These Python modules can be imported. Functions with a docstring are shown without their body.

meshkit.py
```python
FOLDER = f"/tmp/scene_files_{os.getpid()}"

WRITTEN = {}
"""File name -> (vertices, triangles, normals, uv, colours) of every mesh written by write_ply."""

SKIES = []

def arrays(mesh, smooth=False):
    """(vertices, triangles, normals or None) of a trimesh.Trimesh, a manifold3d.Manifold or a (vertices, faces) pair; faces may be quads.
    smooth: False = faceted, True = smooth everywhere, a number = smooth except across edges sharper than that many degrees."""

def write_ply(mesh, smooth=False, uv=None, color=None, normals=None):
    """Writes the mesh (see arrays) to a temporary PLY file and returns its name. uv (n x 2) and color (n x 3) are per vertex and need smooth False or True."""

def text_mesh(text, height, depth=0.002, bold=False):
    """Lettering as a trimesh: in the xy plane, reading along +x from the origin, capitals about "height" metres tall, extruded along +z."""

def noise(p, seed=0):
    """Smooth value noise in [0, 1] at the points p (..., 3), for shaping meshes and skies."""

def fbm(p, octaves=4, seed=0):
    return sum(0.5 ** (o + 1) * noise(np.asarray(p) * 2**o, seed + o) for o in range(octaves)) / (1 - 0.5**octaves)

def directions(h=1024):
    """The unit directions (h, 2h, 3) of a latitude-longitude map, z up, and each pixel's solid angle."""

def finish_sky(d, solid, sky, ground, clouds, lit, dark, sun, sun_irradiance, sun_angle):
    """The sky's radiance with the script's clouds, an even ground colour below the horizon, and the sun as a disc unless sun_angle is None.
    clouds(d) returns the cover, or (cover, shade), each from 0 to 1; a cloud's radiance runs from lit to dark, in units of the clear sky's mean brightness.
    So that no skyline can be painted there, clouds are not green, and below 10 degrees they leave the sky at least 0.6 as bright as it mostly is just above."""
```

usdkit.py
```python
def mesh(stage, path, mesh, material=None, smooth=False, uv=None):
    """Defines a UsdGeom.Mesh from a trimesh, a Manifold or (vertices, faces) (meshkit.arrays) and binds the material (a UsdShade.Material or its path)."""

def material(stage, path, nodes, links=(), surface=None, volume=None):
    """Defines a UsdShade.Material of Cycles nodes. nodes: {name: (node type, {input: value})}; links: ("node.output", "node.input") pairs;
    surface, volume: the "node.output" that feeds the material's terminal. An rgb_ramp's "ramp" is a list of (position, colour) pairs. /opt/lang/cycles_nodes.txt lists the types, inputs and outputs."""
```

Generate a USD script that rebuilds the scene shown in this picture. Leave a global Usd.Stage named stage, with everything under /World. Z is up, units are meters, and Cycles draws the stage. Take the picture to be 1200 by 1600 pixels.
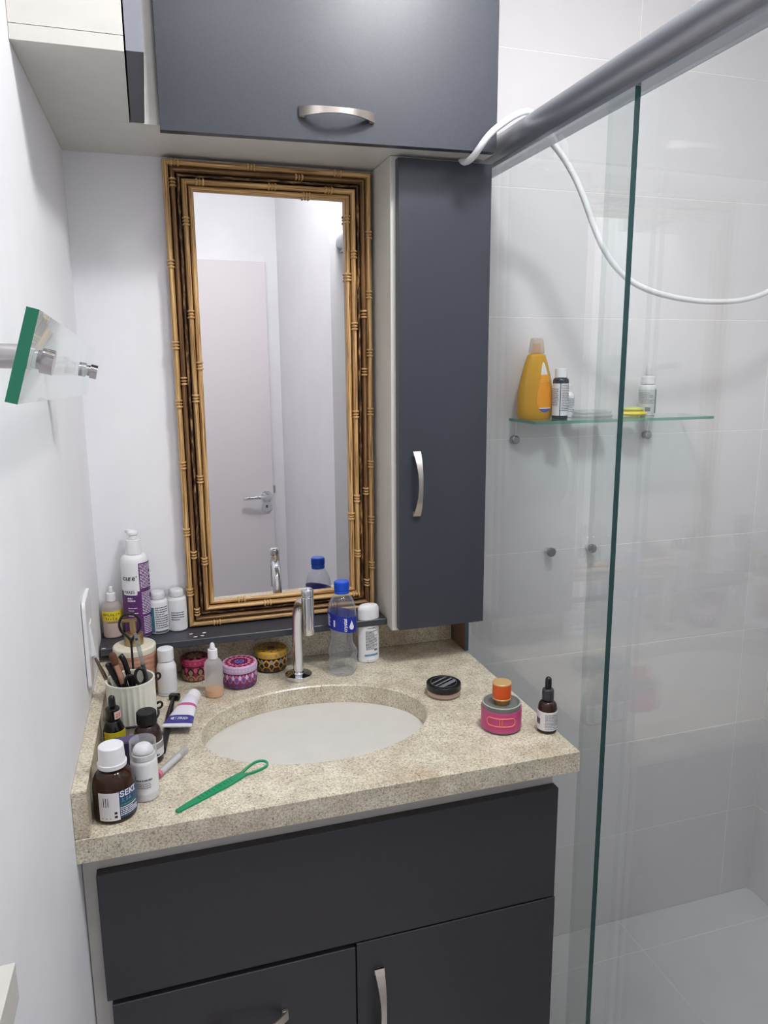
import math, random
import numpy as np, trimesh, usdkit, meshkit
from pxr import Usd, UsdGeom, UsdLux, UsdShade, Gf, Sdf
from shapely.geometry import Polygon, Point, box as sbox, LineString
from shapely import affinity

stage = Usd.Stage.CreateInMemory()
UsdGeom.SetStageUpAxis(stage, 'Z'); UsdGeom.SetStageMetersPerUnit(stage, 1.0)
W = UsdGeom.Xform.Define(stage, '/World'); UsdGeom.Scope.Define(stage, '/World/Looks')
PI = math.pi

# ------------------------------------------------------------------ camera, light level
CAM = (0.1263, -1.6026, 1.5731); YAW, PITCH, ROLL, FPX = 0.3001, 0.1936, -0.0067, 1167.56
cam = UsdGeom.Camera.Define(stage, '/World/camera')
def cam_matrix():
    cy, sy, cp, sp = math.cos(YAW), math.sin(YAW), math.cos(PITCH), math.sin(PITCH)
    fwd = np.array([sy*cp, cy*cp, -sp]); right = np.array([cy, -sy, 0.0]); up = np.cross(right, fwd)
    c, s = math.cos(ROLL), math.sin(ROLL)
    r, u = c*right + s*up, -s*right + c*up
    return Gf.Matrix4d(*r, 0, *u, 0, *(-fwd), 0, *CAM, 1)
UsdGeom.Xformable(cam).AddTransformOp().Set(cam_matrix())
cam.CreateHorizontalApertureAttr(24.0); cam.CreateVerticalApertureAttr(32.0)
cam.CreateFocalLengthAttr(24.0*FPX/1200); cam.CreateClippingRangeAttr((0.02, 50.0))
cam.CreateExposureAttr(-0.45)
LAMPS = [((0.76, -0.88, 2.59), 162.0), ((0.36, -1.06, 2.59), 42.0)]; LAMP_COLOR = (0.98, 0.985, 1.0)

# ------------------------------------------------------------------ materials
def lin(c):
    return tuple((x/255/12.92 if x/255 <= .04045 else ((x/255+.055)/1.055)**2.4) for x in c)
_m = {}
def pm(name, rgb, rough=.5, **kw):
    if name not in _m:
        _m[name] = usdkit.material(stage, '/World/Looks/'+name, {'p': ('principled_bsdf', {'base_color': lin(rgb), 'roughness': rough, **kw})}, [], surface='p.BSDF')
    return _m[name]
def nm(name, ramp, scale, rough=.5, stretch=(1, 1, 1), detail=4, bump=0, bump_scale=None, **kw):
    """noise coloured surface: object coordinates in metres"""
    if name not in _m:
        n = {'t': ('texture_coordinate', {}), 'm': ('mapping', {'scale': stretch}), 'n': ('noise_texture', {'scale': scale, 'detail': detail, 'roughness': .6}),
             'r': ('rgb_ramp', {'ramp': [(a, lin(c)) for a, c in ramp]}), 'p': ('principled_bsdf', {'roughness': rough, **kw})}
        l = [('t.object', 'm.vector'), ('m.vector', 'n.vector'), ('n.fac', 'r.fac'), ('r.color', 'p.base_color')]
        if bump:
            n['b'] = ('bump', {'strength': bump, 'distance': .001})
            if bump_scale:
                n['n2'] = ('noise_texture', {'scale': bump_scale, 'detail': 3}); l += [('m.vector', 'n2.vector'), ('n2.fac', 'b.height')]
            else:
                l += [('n.fac', 'b.height')]
            l += [('b.normal', 'p.normal')]
        _m[name] = usdkit.material(stage, '/World/Looks/'+name, n, l, surface='p.BSDF')
    return _m[name]
def pane(name, tint, ior=1.45, tintgloss=(1, 1, 1), rough=.0, haze=None):
    """thin clear sheet: transparent with fresnel reflections; haze = (colour, amount) of milky scatter"""
    if name not in _m:
        n = {'ge': ('geometry', {}), 'io': ('mix_float', {'a': ior, 'b': 1/ior}), 'f': ('fresnel', {'IOR': ior}), 't': ('transparent_bsdf', {'color': tint}), 'g': ('glossy_bsdf', {'color': tintgloss, 'roughness': rough}), 'x': ('mix_closure', {})}
        l = [('ge.backfacing', 'io.fac'), ('io.result', 'f.IOR'), ('f.fac', 'x.fac'), ('t.BSDF', 'x.closure1'), ('g.BSDF', 'x.closure2')]
        out = 'x.closure'
        if haze:
            n['d'] = ('diffuse_bsdf', {'color': lin(haze[0])}); n['tl'] = ('translucent_bsdf', {'color': lin(haze[0])})
            n['dd'] = ('mix_closure', {'fac': .5}); n['y'] = ('mix_closure', {'fac': haze[1]})
            if len(haze) > 2:
                n['lw'] = ('layer_weight', {'blend': .5}); n['ma'] = ('math', {'math_type': 'power', 'value2': 2.0}); n['mb'] = ('math', {'math_type': 'multiply_add', 'value2': haze[2], 'value3': haze[1]})
                l += [('lw.facing', 'ma.value1'), ('ma.value', 'mb.value1'), ('mb.value', 'y.fac')]
            l += [('d.BSDF', 'dd.closure1'), ('tl.BSDF', 'dd.closure2'), ('x.closure', 'y.closure1'), ('dd.closure', 'y.closure2')]
            out = 'y.closure'
        _m[name] = usdkit.material(stage, '/World/Looks/'+name, n, l, surface=out)
    return _m[name]

def granite():
    n = {'t': ('texture_coordinate', {}),
         'n1': ('noise_texture', {'scale': 330, 'detail': 3, 'roughness': .65}), 'r1': ('rgb_ramp', {'ramp': [(.26, lin((140, 130, 122))), (.40, lin((198, 191, 181))), (.54, lin((230, 225, 215))), (.72, lin((246, 243, 236)))]}),
         'n2': ('noise_texture', {'scale': 24, 'detail': 4}), 'r2': ('rgb_ramp', {'ramp': [(.35, lin((226, 219, 204))), (.55, lin((246, 241, 226))), (.75, lin((255, 253, 240)))]}),
         'm': ('mix_color', {'blend_type': 'multiply', 'fac': 1.0}),
         'n3': ('noise_texture', {'scale': 260, 'detail': 2, 'distortion': .6}), 'r3': ('rgb_ramp', {'ramp': [(.0, (1, 1, 1)), (.645, (1, 1, 1)), (.70, (.32, .26, .22))]}),
         'm2': ('mix_color', {'blend_type': 'multiply', 'fac': .85}),
         'n4': ('noise_texture', {'scale': 9, 'detail': 2}), 'r4': ('rgb_ramp', {'ramp': [(.0, (1, 1, 1)), (.60, (1, 1, 1)), (.74, (.80, .70, .60))]}),
         'm3': ('mix_color', {'blend_type': 'multiply', 'fac': .7}),
         'p': ('principled_bsdf', {'roughness': .28, 'specular_ior_level': .45})}
    l = [('t.object', 'n1.vector'), ('t.object', 'n2.vector'), ('t.object', 'n3.vector'), ('t.object', 'n4.vector'), ('n1.fac', 'r1.fac'), ('n2.fac', 'r2.fac'), ('n3.fac', 'r3.fac'), ('n4.fac', 'r4.fac'),
         ('r1.color', 'm.a'), ('r2.color', 'm.b'), ('m.result', 'm2.a'), ('r3.color', 'm2.b'), ('m2.result', 'm3.a'), ('r4.color', 'm3.b'), ('m3.result', 'p.base_color')]
    return usdkit.material(stage, '/World/Looks/granite', n, l, surface='p.BSDF')
GRANITE = granite()
PAINT = nm('wall_paint', [(.3, (238, 238, 241)), (.7, (243, 243, 246))], 6, .55, bump=.06, bump_scale=90, specular_ior_level=.3)
CEIL = pm('ceiling_paint', (248, 248, 248), .8)
TILE = nm('tile_glaze', [(.3, (229, 226, 227)), (.7, (234, 231, 232))], 2.5, .12, bump=.03, bump_scale=14, specular_ior_level=.5)
GROUT = pm('grout', (246, 244, 241), .9)
FLOORT = nm('floor_tile', [(.3, (218, 217, 218)), (.7, (225, 224, 224))], 5, .3)
WMDF = nm('white_melamine', [(.3, (211, 208, 201)), (.7, (216, 213, 206))], 30, .42)
DARK = nm('charcoal_laminate', [(.3, (54, 57, 66)), (.7, (60, 63, 72))], 260, .36, stretch=(1, 1, 1), bump=.10, bump_scale=900, specular_ior_level=.55)
DARKV = nm('charcoal_vanity', [(.3, (54, 52, 57)), (.7, (59, 57, 62))], 260, .42, bump=.10, bump_scale=900)
STEEL = pm('brushed_steel', (205, 196, 186), .28, metallic=1.0)
KNOB = pm('dull_knob', (168, 168, 170), .12, metallic=1.0)
CHROMED = pm('chrome_dull', (176, 172, 172), .12, metallic=1.0)
CHROME = pm('chrome', (225, 227, 230), .05, metallic=1.0)
ALU = pm('satin_aluminium', (172, 175, 181), .36, metallic=.85)
MIRROR = pm('mirror_silver', (240, 238, 238), .0, metallic=1.0)
GLASS = pane('shower_glass', (.968, .986, .980), 1.5)
GEDGE = pm('glass_edge', (34, 72, 72), .12, specular_ior_level=.6)
GEDGE_PALE = pane('glass_edge_pale', (.93, .955, .95), 1.35, haze=((190, 204, 202), .05))
GEDGE_GREEN = pm('shelf_glass_edge', (20, 128, 96), .15)
SGLASS = pane('shelf_glass', (.93, .975, .96), 1.5)
CERAMIC = pm('ceramic', (240, 247, 255), .08)
WPLAST = pm('white_plastic', (236, 236, 238), .32)
WPLAST2 = pm('white_plastic_matte', (226, 226, 226), .5)
BLACK = pm('black_plastic', (16, 16, 18), .3)
BLACKM = pm('black_matte', (20, 19, 21), .55)
CLEAR = pane('clear_plastic', (.96, .965, .97), 1.45)
CLEARCAP = pane('clear_cap', (.993, .994, .996), 1.33, haze=((248, 249, 252), .02, .12))
GRAYPRINT = pm('gray_print', (120, 122, 128), .6)
DKPRINT = pm('dark_print', (44, 44, 50), .6)
WPRINT = pm('white_print', (236, 232, 240), .5)
LABELW = pm('white_label', (232, 230, 232), .45)

# ------------------------------------------------------------------ scene helpers
_used = {}
def path_for(parent, name):
    base = (str(parent.GetPath()) if parent is not None else '/World') + '/'
    k = base + name; n = _used.get(k, 0); _used[k] = n + 1
    return k if n == 0 else f'{k}_{n:03d}'
def tag(p, label=None, cat=None, group=None, kind=None):
    for k, v in (('label', label), ('category', cat), ('group', group), ('kind', kind)):
        if v: p.SetCustomDataByKey(k, v)
    return p
def obj(name, mesh, mat, parent=None, smooth=35, label=None, cat=None, group=None, kind=None):
    if isinstance(mesh, list): mesh = trimesh.util.concatenate(mesh)
    p = usdkit.mesh(stage, path_for(parent, name), mesh, mat, smooth=smooth).GetPrim()
    return tag(p, label, cat, group, kind)
def thing(name, label, cat, loc=(0, 0, 0), rotz=0, group=None, kind=None):
    x = UsdGeom.Xform.Define(stage, path_for(None, name)); x.AddTranslateOp().Set(Gf.Vec3d(*map(float, loc)))
    if rotz: x.AddRotateZOp().Set(float(rotz))
    return tag(x.GetPrim(), label, cat, group, kind)

# ------------------------------------------------------------------ shape helpers
cat = trimesh.util.concatenate
def bx(x0, x1, y0, y1, z0, z1, b=0.0):
    if b <= 0:
        m = trimesh.creation.box((x1-x0, y1-y0, z1-z0)); m.apply_translation(((x0+x1)/2, (y0+y1)/2, (z0+z1)/2)); return m
    pts = []
    for X, sx in ((x0, 1), (x1, -1)):
        for Y, sy in ((y0, 1), (y1, -1)):
            for Z, sz in ((z0, 1), (z1, -1)):
                pts += [(X, Y+sy*b, Z+sz*b), (X+sx*b, Y, Z+sz*b), (X+sx*b, Y+sy*b, Z)]
    return trimesh.convex.convex_hull(np.array(pts))
def hexa(bottom, top):
    """box from four bottom and four top corners"""
    return trimesh.convex.convex_hull(np.array(list(bottom)+list(top)))
def lathe(prof, n=48):
    return trimesh.creation.revolve(np.array(prof, float), sections=n)
def rnd(prof_pts, r=.002, k=4):
    """round the inner corners of a (r,z) profile"""
    P = [np.array(p, float) for p in prof_pts]; out = [P[0]]
    for a, b, c in zip(P[:-2], P[1:-1], P[2:]):
        la, lc = np.linalg.norm(a-b), np.linalg.norm(c-b); d = min(r, la*.45, lc*.45)
        p, q = b+(a-b)/la*d, b+(c-b)/lc*d
        for t in np.linspace(0, 1, k): out.append((1-t)**2*p+2*t*(1-t)*b+t*t*q)
    out.append(P[-1]); return out
def tube(pts, r, n=10, caps=True, closed=False):
    p = np.asarray(pts, float); N = len(p); r = np.broadcast_to(np.asarray(r, float), (N,))
    t = np.roll(p, -1, 0)-np.roll(p, 1, 0) if closed else np.gradient(p, axis=0)
    t /= np.linalg.norm(t, axis=1, keepdims=True)+1e-12
    a = np.cross(t[0], [0, 0, 1.0] if abs(t[0][2]) < .9 else [1.0, 0, 0]); a /= np.linalg.norm(a); A = []
    for i in range(N):
        a = a-t[i]*np.dot(a, t[i]); a /= np.linalg.norm(a); A.append(a.copy())
    A = np.array(A); B = np.cross(t, A); ang = np.arange(n)*2*PI/n
    v = (p[:, None]+r[:, None, None]*(np.cos(ang)[None, :, None]*A[:, None]+np.sin(ang)[None, :, None]*B[:, None])).reshape(-1, 3)
    f = []
    for i in range(N if closed else N-1):
        for j in range(n):
            a0, a1, b0, b1 = i*n+j, i*n+(j+1) % n, ((i+1) % N)*n+j, ((i+1) % N)*n+(j+1) % n
            f += [(a0, a1, b1), (a0, b1, b0)]
    if caps and not closed:
        v = np.vstack([v, p[0], p[-1]]); c0, c1 = len(v)-2, len(v)-1
        for j in range(n):
            f += [(c0, (j+1) % n, j), (c1, (N-1)*n+j, (N-1)*n+(j+1) % n)]
    return trimesh.Trimesh(v, f, process=False)
def spline(pts, n=60, closed=False):
    from scipy.interpolate import CubicSpline
    p = np.array(pts, float)
    if closed: p = np.vstack([p, p[:1]])
    d = np.r_[0, np.cumsum(np.linalg.norm(np.diff(p, axis=0), axis=1))]
    return CubicSpline(d, p, bc_type='periodic' if closed else 'not-a-knot')(np.linspace(0, d[-1], n, endpoint=not closed))
def cylbetween(a, b, r, n=24, r2=None):
    return tube([a, b], [r, r if r2 is None else r2], n)
def around(r, a, z):
    """point on a cylinder; a=0 faces -y (the room), positive towards +x"""
    return np.stack([r*np.sin(a), -r*np.cos(a), z], -1)
def patch(r, a0, a1, z0, z1, t=.0005, n=None, r1=None):
    n = n or max(2, int(abs(a1-a0)/.12)+2); a = np.linspace(a0, a1, n); r1 = r if r1 is None else r1
    g = [around(r-t*.2, a, np.full(n, z0)), around(r1-t*.2, a, np.full(n, z1)), around(r+t, a, np.full(n, z0)), around(r1+t, a, np.full(n, z1))]
    v = np.vstack(g); f = []
    I = lambda k, i: k*n+i
    for i in range(n-1):
        for q in ((2, 3), (1, 0), (3, 1), (0, 2)):
            f += [(I(q[0], i), I(q[0], i+1), I(q[1], i+1)), (I(q[0], i), I(q[1], i+1), I(q[1], i))]
    for i in (0, n-1):
        f += [(I(0, i), I(2, i), I(3, i)), (I(0, i), I(3, i), I(1, i))]
    m = trimesh.Trimesh(v, f, process=False); trimesh.repair.fix_normals(m); return m
def wrap(m, r, a0, z0):
    """bend a flat xy mesh (x along the rim, y up, z out) onto a cylinder"""
    if np.ptp(m.vertices[:, 0]) > .005: m = m.subdivide_to_size(.004)
    v = np.array(m.vertices); w = around(r+v[:, 2:3][:, 0], a0+v[:, 0]/r, z0+v[:, 1]); 
    q = trimesh.Trimesh(w, m.faces, process=False); return q
def poly(p, t=.0006):
    return trimesh.creation.extrude_polygon(p, t, engine='earcut')
def text(s, h, t=.0006, bold=False, centre=True):
    m = meshkit.text_mesh(s, h, t, bold)
    if centre: m.apply_translation((-(m.bounds[0][0]+m.bounds[1][0])/2, -(m.bounds[0][1]+m.bounds[1][1])/2, 0))
    return m
def R(m, ang, axis, at=(0, 0, 0)):
    m = m.copy(); m.apply_transform(trimesh.transformations.rotation_matrix(math.radians(ang), axis, at)); return m
def T(m, *v):
    m = m.copy(); m.apply_translation(v); return m
def S(m, *v):
    m = m.copy(); m.apply_transform(np.diag([*v, 1])); 
    if np.prod(v) < 0: m.invert()
    return m
def dashes(r, a0, a1, z0, z1, rows, seed, fill=.45, t=.0006):
    """illegible small print on a round body: broken lines"""
    g = random.Random(seed); out = []; dz = (z1-z0)/rows
    for i in range(rows):
        z = z1-dz*(i+.5); a = a0; end = a1-(a1-a0)*g.choice([0, 0, .05, .1, .35])
        while a < end:
            L = g.uniform(.0012, .005)/r
            out.append(patch(r, a, min(a+L, end), z-dz*fill/2, z+dz*fill/2, t, n=2)); a += L+.0009/r
    return cat(out)
def bow(L, rise, w_end, w_mid, th, n=24):
    """arched strap pull lying along x, standing out along -y from y=0"""
    v, f = [], []
    for i in range(n+1):
        t = -1+2*i/n; x = t*L/2; y = -rise*(1-abs(t)**2.2)-.002; w = w_mid+(w_end-w_mid)*abs(t)**1.6
        tx = np.array([1, 0.0]); 
        for dy, dz in ((-th, -w/2), (-th, w/2), (0, w/2), (0, -w/2)):
            yy = y+dy if dy else min(y, 0)
            v.append((x, yy, dz))
    for i in range(n):
        for j in range(4):
            a, b = i*4+j, i*4+(j+1) % 4; f += [(a, b, b+4), (a, b+4, a+4)]
    f += [(0, 2, 1), (0, 3, 2)]; e = n*4; f += [(e, e+1, e+2), (e, e+2, e+3)]
    m = trimesh.Trimesh(v, f, process=False); trimesh.repair.fix_normals(m)
    feet = [bx(s*L/2-(.010 if s > 0 else 0), s*L/2+(.010 if s < 0 else 0), -.0025-th, 0, -w_end/2, w_end/2, .0006) for s in (-1, 1)]
    return cat([m]+feet)

# ------------------------------------------------------------------ room shell
KT = 0.9255                                    # worktop height
LW = lambda y: 0.0219*y                         # left wall is a little out of square
XR, YF, ZC = 1.775, -1.9, 2.625
def struct(name, label, mesh, mat): return obj(name, mesh, mat, label=label, kind='structure')
wb = thing('wall_back', 'white back wall, painted behind the mirror and tiled in the shower', 'wall', kind='structure')
obj('painted_wall', bx(-.10, .795, 0, .10, 0, ZC), PAINT, wb)
obj('grout_bed', bx(.795, XR+.1, .0005, .10, 0, ZC), GROUT, wb)
def tile_wall(parent, us, f, n=10, h=.28, g=.0011):
    for i in range(n):
        for u0, u1 in us:
            obj('tile', f(u0+g, u1-g, i*h+g, (i+1)*h-g), TILE, parent, smooth=False)
tile_wall(wb, [(.7955, 1.2355), (1.2355, 1.6755), (1.6755, XR)], lambda a, b, c, d: bx(a, b, 0, .008, c, min(d, ZC-.001), .0004))
obj('wall_left', hexa([(LW(.05)-.1, .05, 0), (LW(.05), .05, 0), (LW(YF-.05), YF-.05, 0), (LW(YF-.05)-.1, YF-.05, 0)], [(LW(.05)-.1, .05, ZC), (LW(.05), .05, ZC), (LW(YF-.05), YF-.05, ZC), (LW(YF-.05)-.1, YF-.05, ZC)]), PAINT, label='plain white painted wall along the left side', kind='structure')
wr = thing('wall_right', 'white tiled wall on the far right of the shower', 'wall', kind='structure')
obj('grout_bed', bx(XR+.0005, XR+.10, YF, 0, 0, ZC), GROUT, wr)
tile_wall(wr, [(-.44, 0), (-.88, -.44), (-1.0215, -.88)], lambda a, b, c, d: bx(XR, XR+.008, a, b, c, min(d, ZC-.001), .0004))
we = thing('wall_end', 'white wall block closing the near end of the shower', 'wall', kind='structure')
obj('painted_wall', bx(.785, XR+.1, YF, -1.022, 0, ZC), PAINT, we)
wf = thing('wall_front', 'white painted wall behind the camera, seen in the mirror', 'wall', kind='structure')
obj('painted_wall', bx(-.15, XR+.1, YF-.1, YF, 0, ZC), PAINT, wf)
obj('screw_hole', R(T(trimesh.creation.cylinder(.004, .002, sections=12), 0, 0, 0), 90, (1, 0, 0)).apply_translation((.918, YF, .781)), BLACKM, wf)
struct('ceiling', 'white painted ceiling', bx(-.15, XR+.1, YF-.1, .1, ZC, ZC+.1), CEIL)
fl = thing('floor', 'light grey tiled floor of the shower and bathroom', 'floor', kind='structure')
obj('grout_bed', bx(-.15, XR+.1, YF-.1, .1, -.1, -.0005), GROUT, fl)
for x0, x1 in ((-.10, .12), (.12, .72), (.72, 1.32), (1.32, XR)):
    for y0, y1 in ((-.115, 0), (-.715, -.115), (-1.315, -.715), (YF, -1.315)):
        obj('tile', bx(x0+.001, x1-.001, y0+.001, y1-.001, -.01, 0, .0003), FLOORT, fl, smooth=False)
# door opposite, seen in the mirror
d1 = thing('door_1', 'pinkish white flush door with lever handle, reflected in the mirror', 'door', (.377, YF, 0), kind='structure')
PINKW = pm('door_paint', (230, 225, 228), .45)
obj('door_leaf', bx(-.35, .35, 0, .02, .005, 2.05, .001), PINKW, d1)
obj('strike_plate', bx(.3545, .363, 0, .0025, 1.012, 1.046), STEEL, d1)
rose = lambda z: R(trimesh.creation.cylinder(.024, .008, sections=32), 90, (1, 0, 0)).apply_translation((.316, .024, z))
hd = obj('door_handle', cat([rose(1.003), tube(spline([(.316, .02, 1.003), (.316, .055, 1.003), (.300, .064, 1.003), (.26, .064, 1.002), (.205, .060, 1.0)], 24), .0085, 14)]), CHROME, d1)
obj('keyhole_rose', rose(.953), CHROME, d1)
obj('keyhole', bx(.313, .319, .026, .0285, .947, .960), BLACK, d1)

# ------------------------------------------------------------------ ceiling lamp (the room's light)
for k_, ((lx, ly, lz), power) in enumerate(LAMPS):
    lamp = thing('ceiling_light', ['round white ceiling lamp above the shower screen', 'round white ceiling lamp above the room entrance side'][k_], 'ceiling light', (lx, ly, lz))
    obj('base', lathe([(0, .003), (.112, .003), (.112, 0), (.120, 0), (.120, ZC-lz-.0005), (0, ZC-lz-.0005)], 48), WPLAST, lamp)
    EMIT = usdkit.material(stage, '/World/Looks/lamp_glow_%d' % k_, {'e': ('emission', {'color': LAMP_COLOR, 'strength': power})}, [], surface='e.emission')
    obj('diffuser', lathe([(0, .001), (.1115, .001), (.1115, .0026), (0, .0026)], 48), EMIT, lamp, smooth=False)

# ------------------------------------------------------------------ upper cabinets
ZB = 1.97
uc = thing('upper_cabinet', 'white wall cabinet with wide charcoal door above the mirror', 'cabinet', (0, 0, ZB))
ub = lambda z: [(LW(-.2015)+.0005, -.2015, z), (.788, -.2015, z), (.788, -.0002, z), (.0005, -.0002, z)]
obj('body', hexa(ub(0), ub(.42)), WMDF, uc)
dr = obj('door', hexa([(.1715, -.222, -.0125), (.780, -.222, -.004), (.780, -.2035, -.004), (.1715, -.2035, -.0125)], [(.1715, -.222, .41), (.780, -.222, .41), (.780, -.2035, .41), (.1715, -.2035, .41)]), DARK, uc)
obj('handle', T(bow(.136, .026, .017, .009, .003), .4715, -.222, 2.004-ZB), STEEL, dr, label='arched brushed steel pull')
sc = thing('side_cabinet', 'white cabinet on the left wall beneath the ceiling with open edge of charcoal door', 'cabinet', (0, 0, ZB))
bl = [(LW(-.5)+.0005, -.5, 0), (.1235, -.5, 0), (.1235, -.2022, 0), (LW(-.2022)+.0005, -.2022, 0)]
up = lambda pts, z: [(x, y, z) for x, y, _ in pts]
obj('bottom_board', hexa(up(bl, 0), up(bl, .018)), WMDF, sc)
obj('front_panel', hexa(up(bl, .0188), up(bl, .42)), WMDF, sc)
obj('door', bx(.1255, .1475, -.5, -.2025, .001, .42, .0008), DARK, sc, label='charcoal door slab seen edge on')
obj('edge_band', bx(.1255, .1475, -.5008, -.5001, .001, .42), pm('grey_edge_band', (136, 137, 146), .5), sc, label='lighter grey edge strip of the door')
tc = thing('tall_cabinet', 'narrow tall wall cabinet with one charcoal door right of the mirror', 'cabinet', (0, 0, 1.008))
obj('body', bx(.5975, .787, -.1345, 0, 0, ZB-1.008-.0006, .0008), WMDF, tc)
dr = obj('door', bx(.6075, .8035, -.154, -.1355, .006, 1.9625-1.008, .0008), DARK, tc)
obj('handle', T(R(bow(.136, .026, .017, .009, .003), 90, (0, 1, 0)), .645, -.154, 1.331-1.008), STEEL, dr, label='arched brushed steel pull')

# ------------------------------------------------------------------ vanity and worktop
va = thing('vanity_cabinet', 'white vanity cabinet with charcoal drawer fronts under the stone worktop', 'cabinet', (0, 0, 0))
obj('body', hexa([(LW(-.542)+.001, -.542, .10), (.762, -.542, .10), (.762, -.002, .10), (.001, -.002, .10)], [(LW(-.542)+.001, -.542, KT-.0389), (.762, -.542, KT-.0389), (.762, -.002, KT-.0389), (.001, -.002, KT-.0389)]), WMDF, va)
obj('plinth', bx(.02, .74, -.50, -.002, 0, .0995), WMDF, va)
obj('drawer_front', bx(.0085, .764, -.5605, -.5425, .637, .8495, .001), DARKV, va)
dl = obj('drawer_front', bx(.0150, .3945, -.5605, -.5425, .382, .6285, .001), DARKV, va)
obj('handle', T(bow(.136, .026, .017, .009, .003), .211, -.5605, .537), STEEL, dl, label='arched brushed steel pull')
obj('drawer_front', bx(.0150, .3945, -.5605, -.5425, .12, .378, .001), DARKV, va)
dd = obj('door', bx(.3965, .766, -.5605, -.5425, .12, .634, .001), DARKV, va)
obj('handle', T(R(bow(.136, .026, .017, .009, .003), 90, (0, 1, 0)), .434, -.5605, .512), STEEL, dd, label='arched brushed steel pull')

wt = thing('worktop', 'beige speckled granite worktop with oval sink cut-out', 'countertop', (0, 0, 0))
EC, ERX, ERY = (.3868, -.3295), .2105, .1495
xw = LW(-.58)
slab = Polygon([(LW(0)+.0005, 0), (.791, 0), (.791, -.5795), (xw+.0005, -.5795)])
el = affinity.scale(Point(*EC).buffer(1, 48), ERX, ERY)
def bevel_extrude(p, z0, z1, b, inner=True):
    q = p.buffer(-b, join_style=2)
    lo = trimesh.creation.extrude_polygon(p, z1-z0-b, engine='earcut'); lo.apply_translation((0, 0, z0))
    # sloped ring: outer at z1-b, inner at z1
    def ring(c0, c1):
        a, c = np.array(c0.coords)[:-1], np.array(c1.coords)[:-1]; n = len(a)
        idx = [int(np.argmin(((c-x)**2).sum(1))) for x in a]
        v = np.vstack([np.c_[a, np.full(n, z1-b)], np.c_[c[idx], np.full(n, z1)]]); f = []
        for i in range(n): j = (i+1) % n; f += [(i, j, n+j), (i, n+j, n+i)]
        return trimesh.Trimesh(v, f, process=False)
    hi = trimesh.creation.extrude_polygon(q, .0002, engine='earcut'); hi.apply_translation((0, 0, z1-.0002))
    parts = [lo, hi, ring(p.exterior, q.exterior)]+[ring(a, c) for a, c in zip(p.interiors, q.interiors)]
    m = cat(parts); return m
slab = slab.difference(el)
obj('slab', bevel_extrude(slab, KT-.0385, KT, .0025), GRANITE, wt, smooth=25)
obj('backsplash', bx(.021, .7835, -.02, -.0003, KT+.0003, 1.0095, .001), GRANITE, wt)
lb = lambda z: [(LW(-.5775)+.0005, -.5785, z), (LW(-.5775)+.0205, -.5785, z), (.0205, -.0005, z), (.0005, -.0005, z)]
obj('side_splash', hexa(lb(KT+.0003), lb(.9955)), GRANITE, wt)

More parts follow.
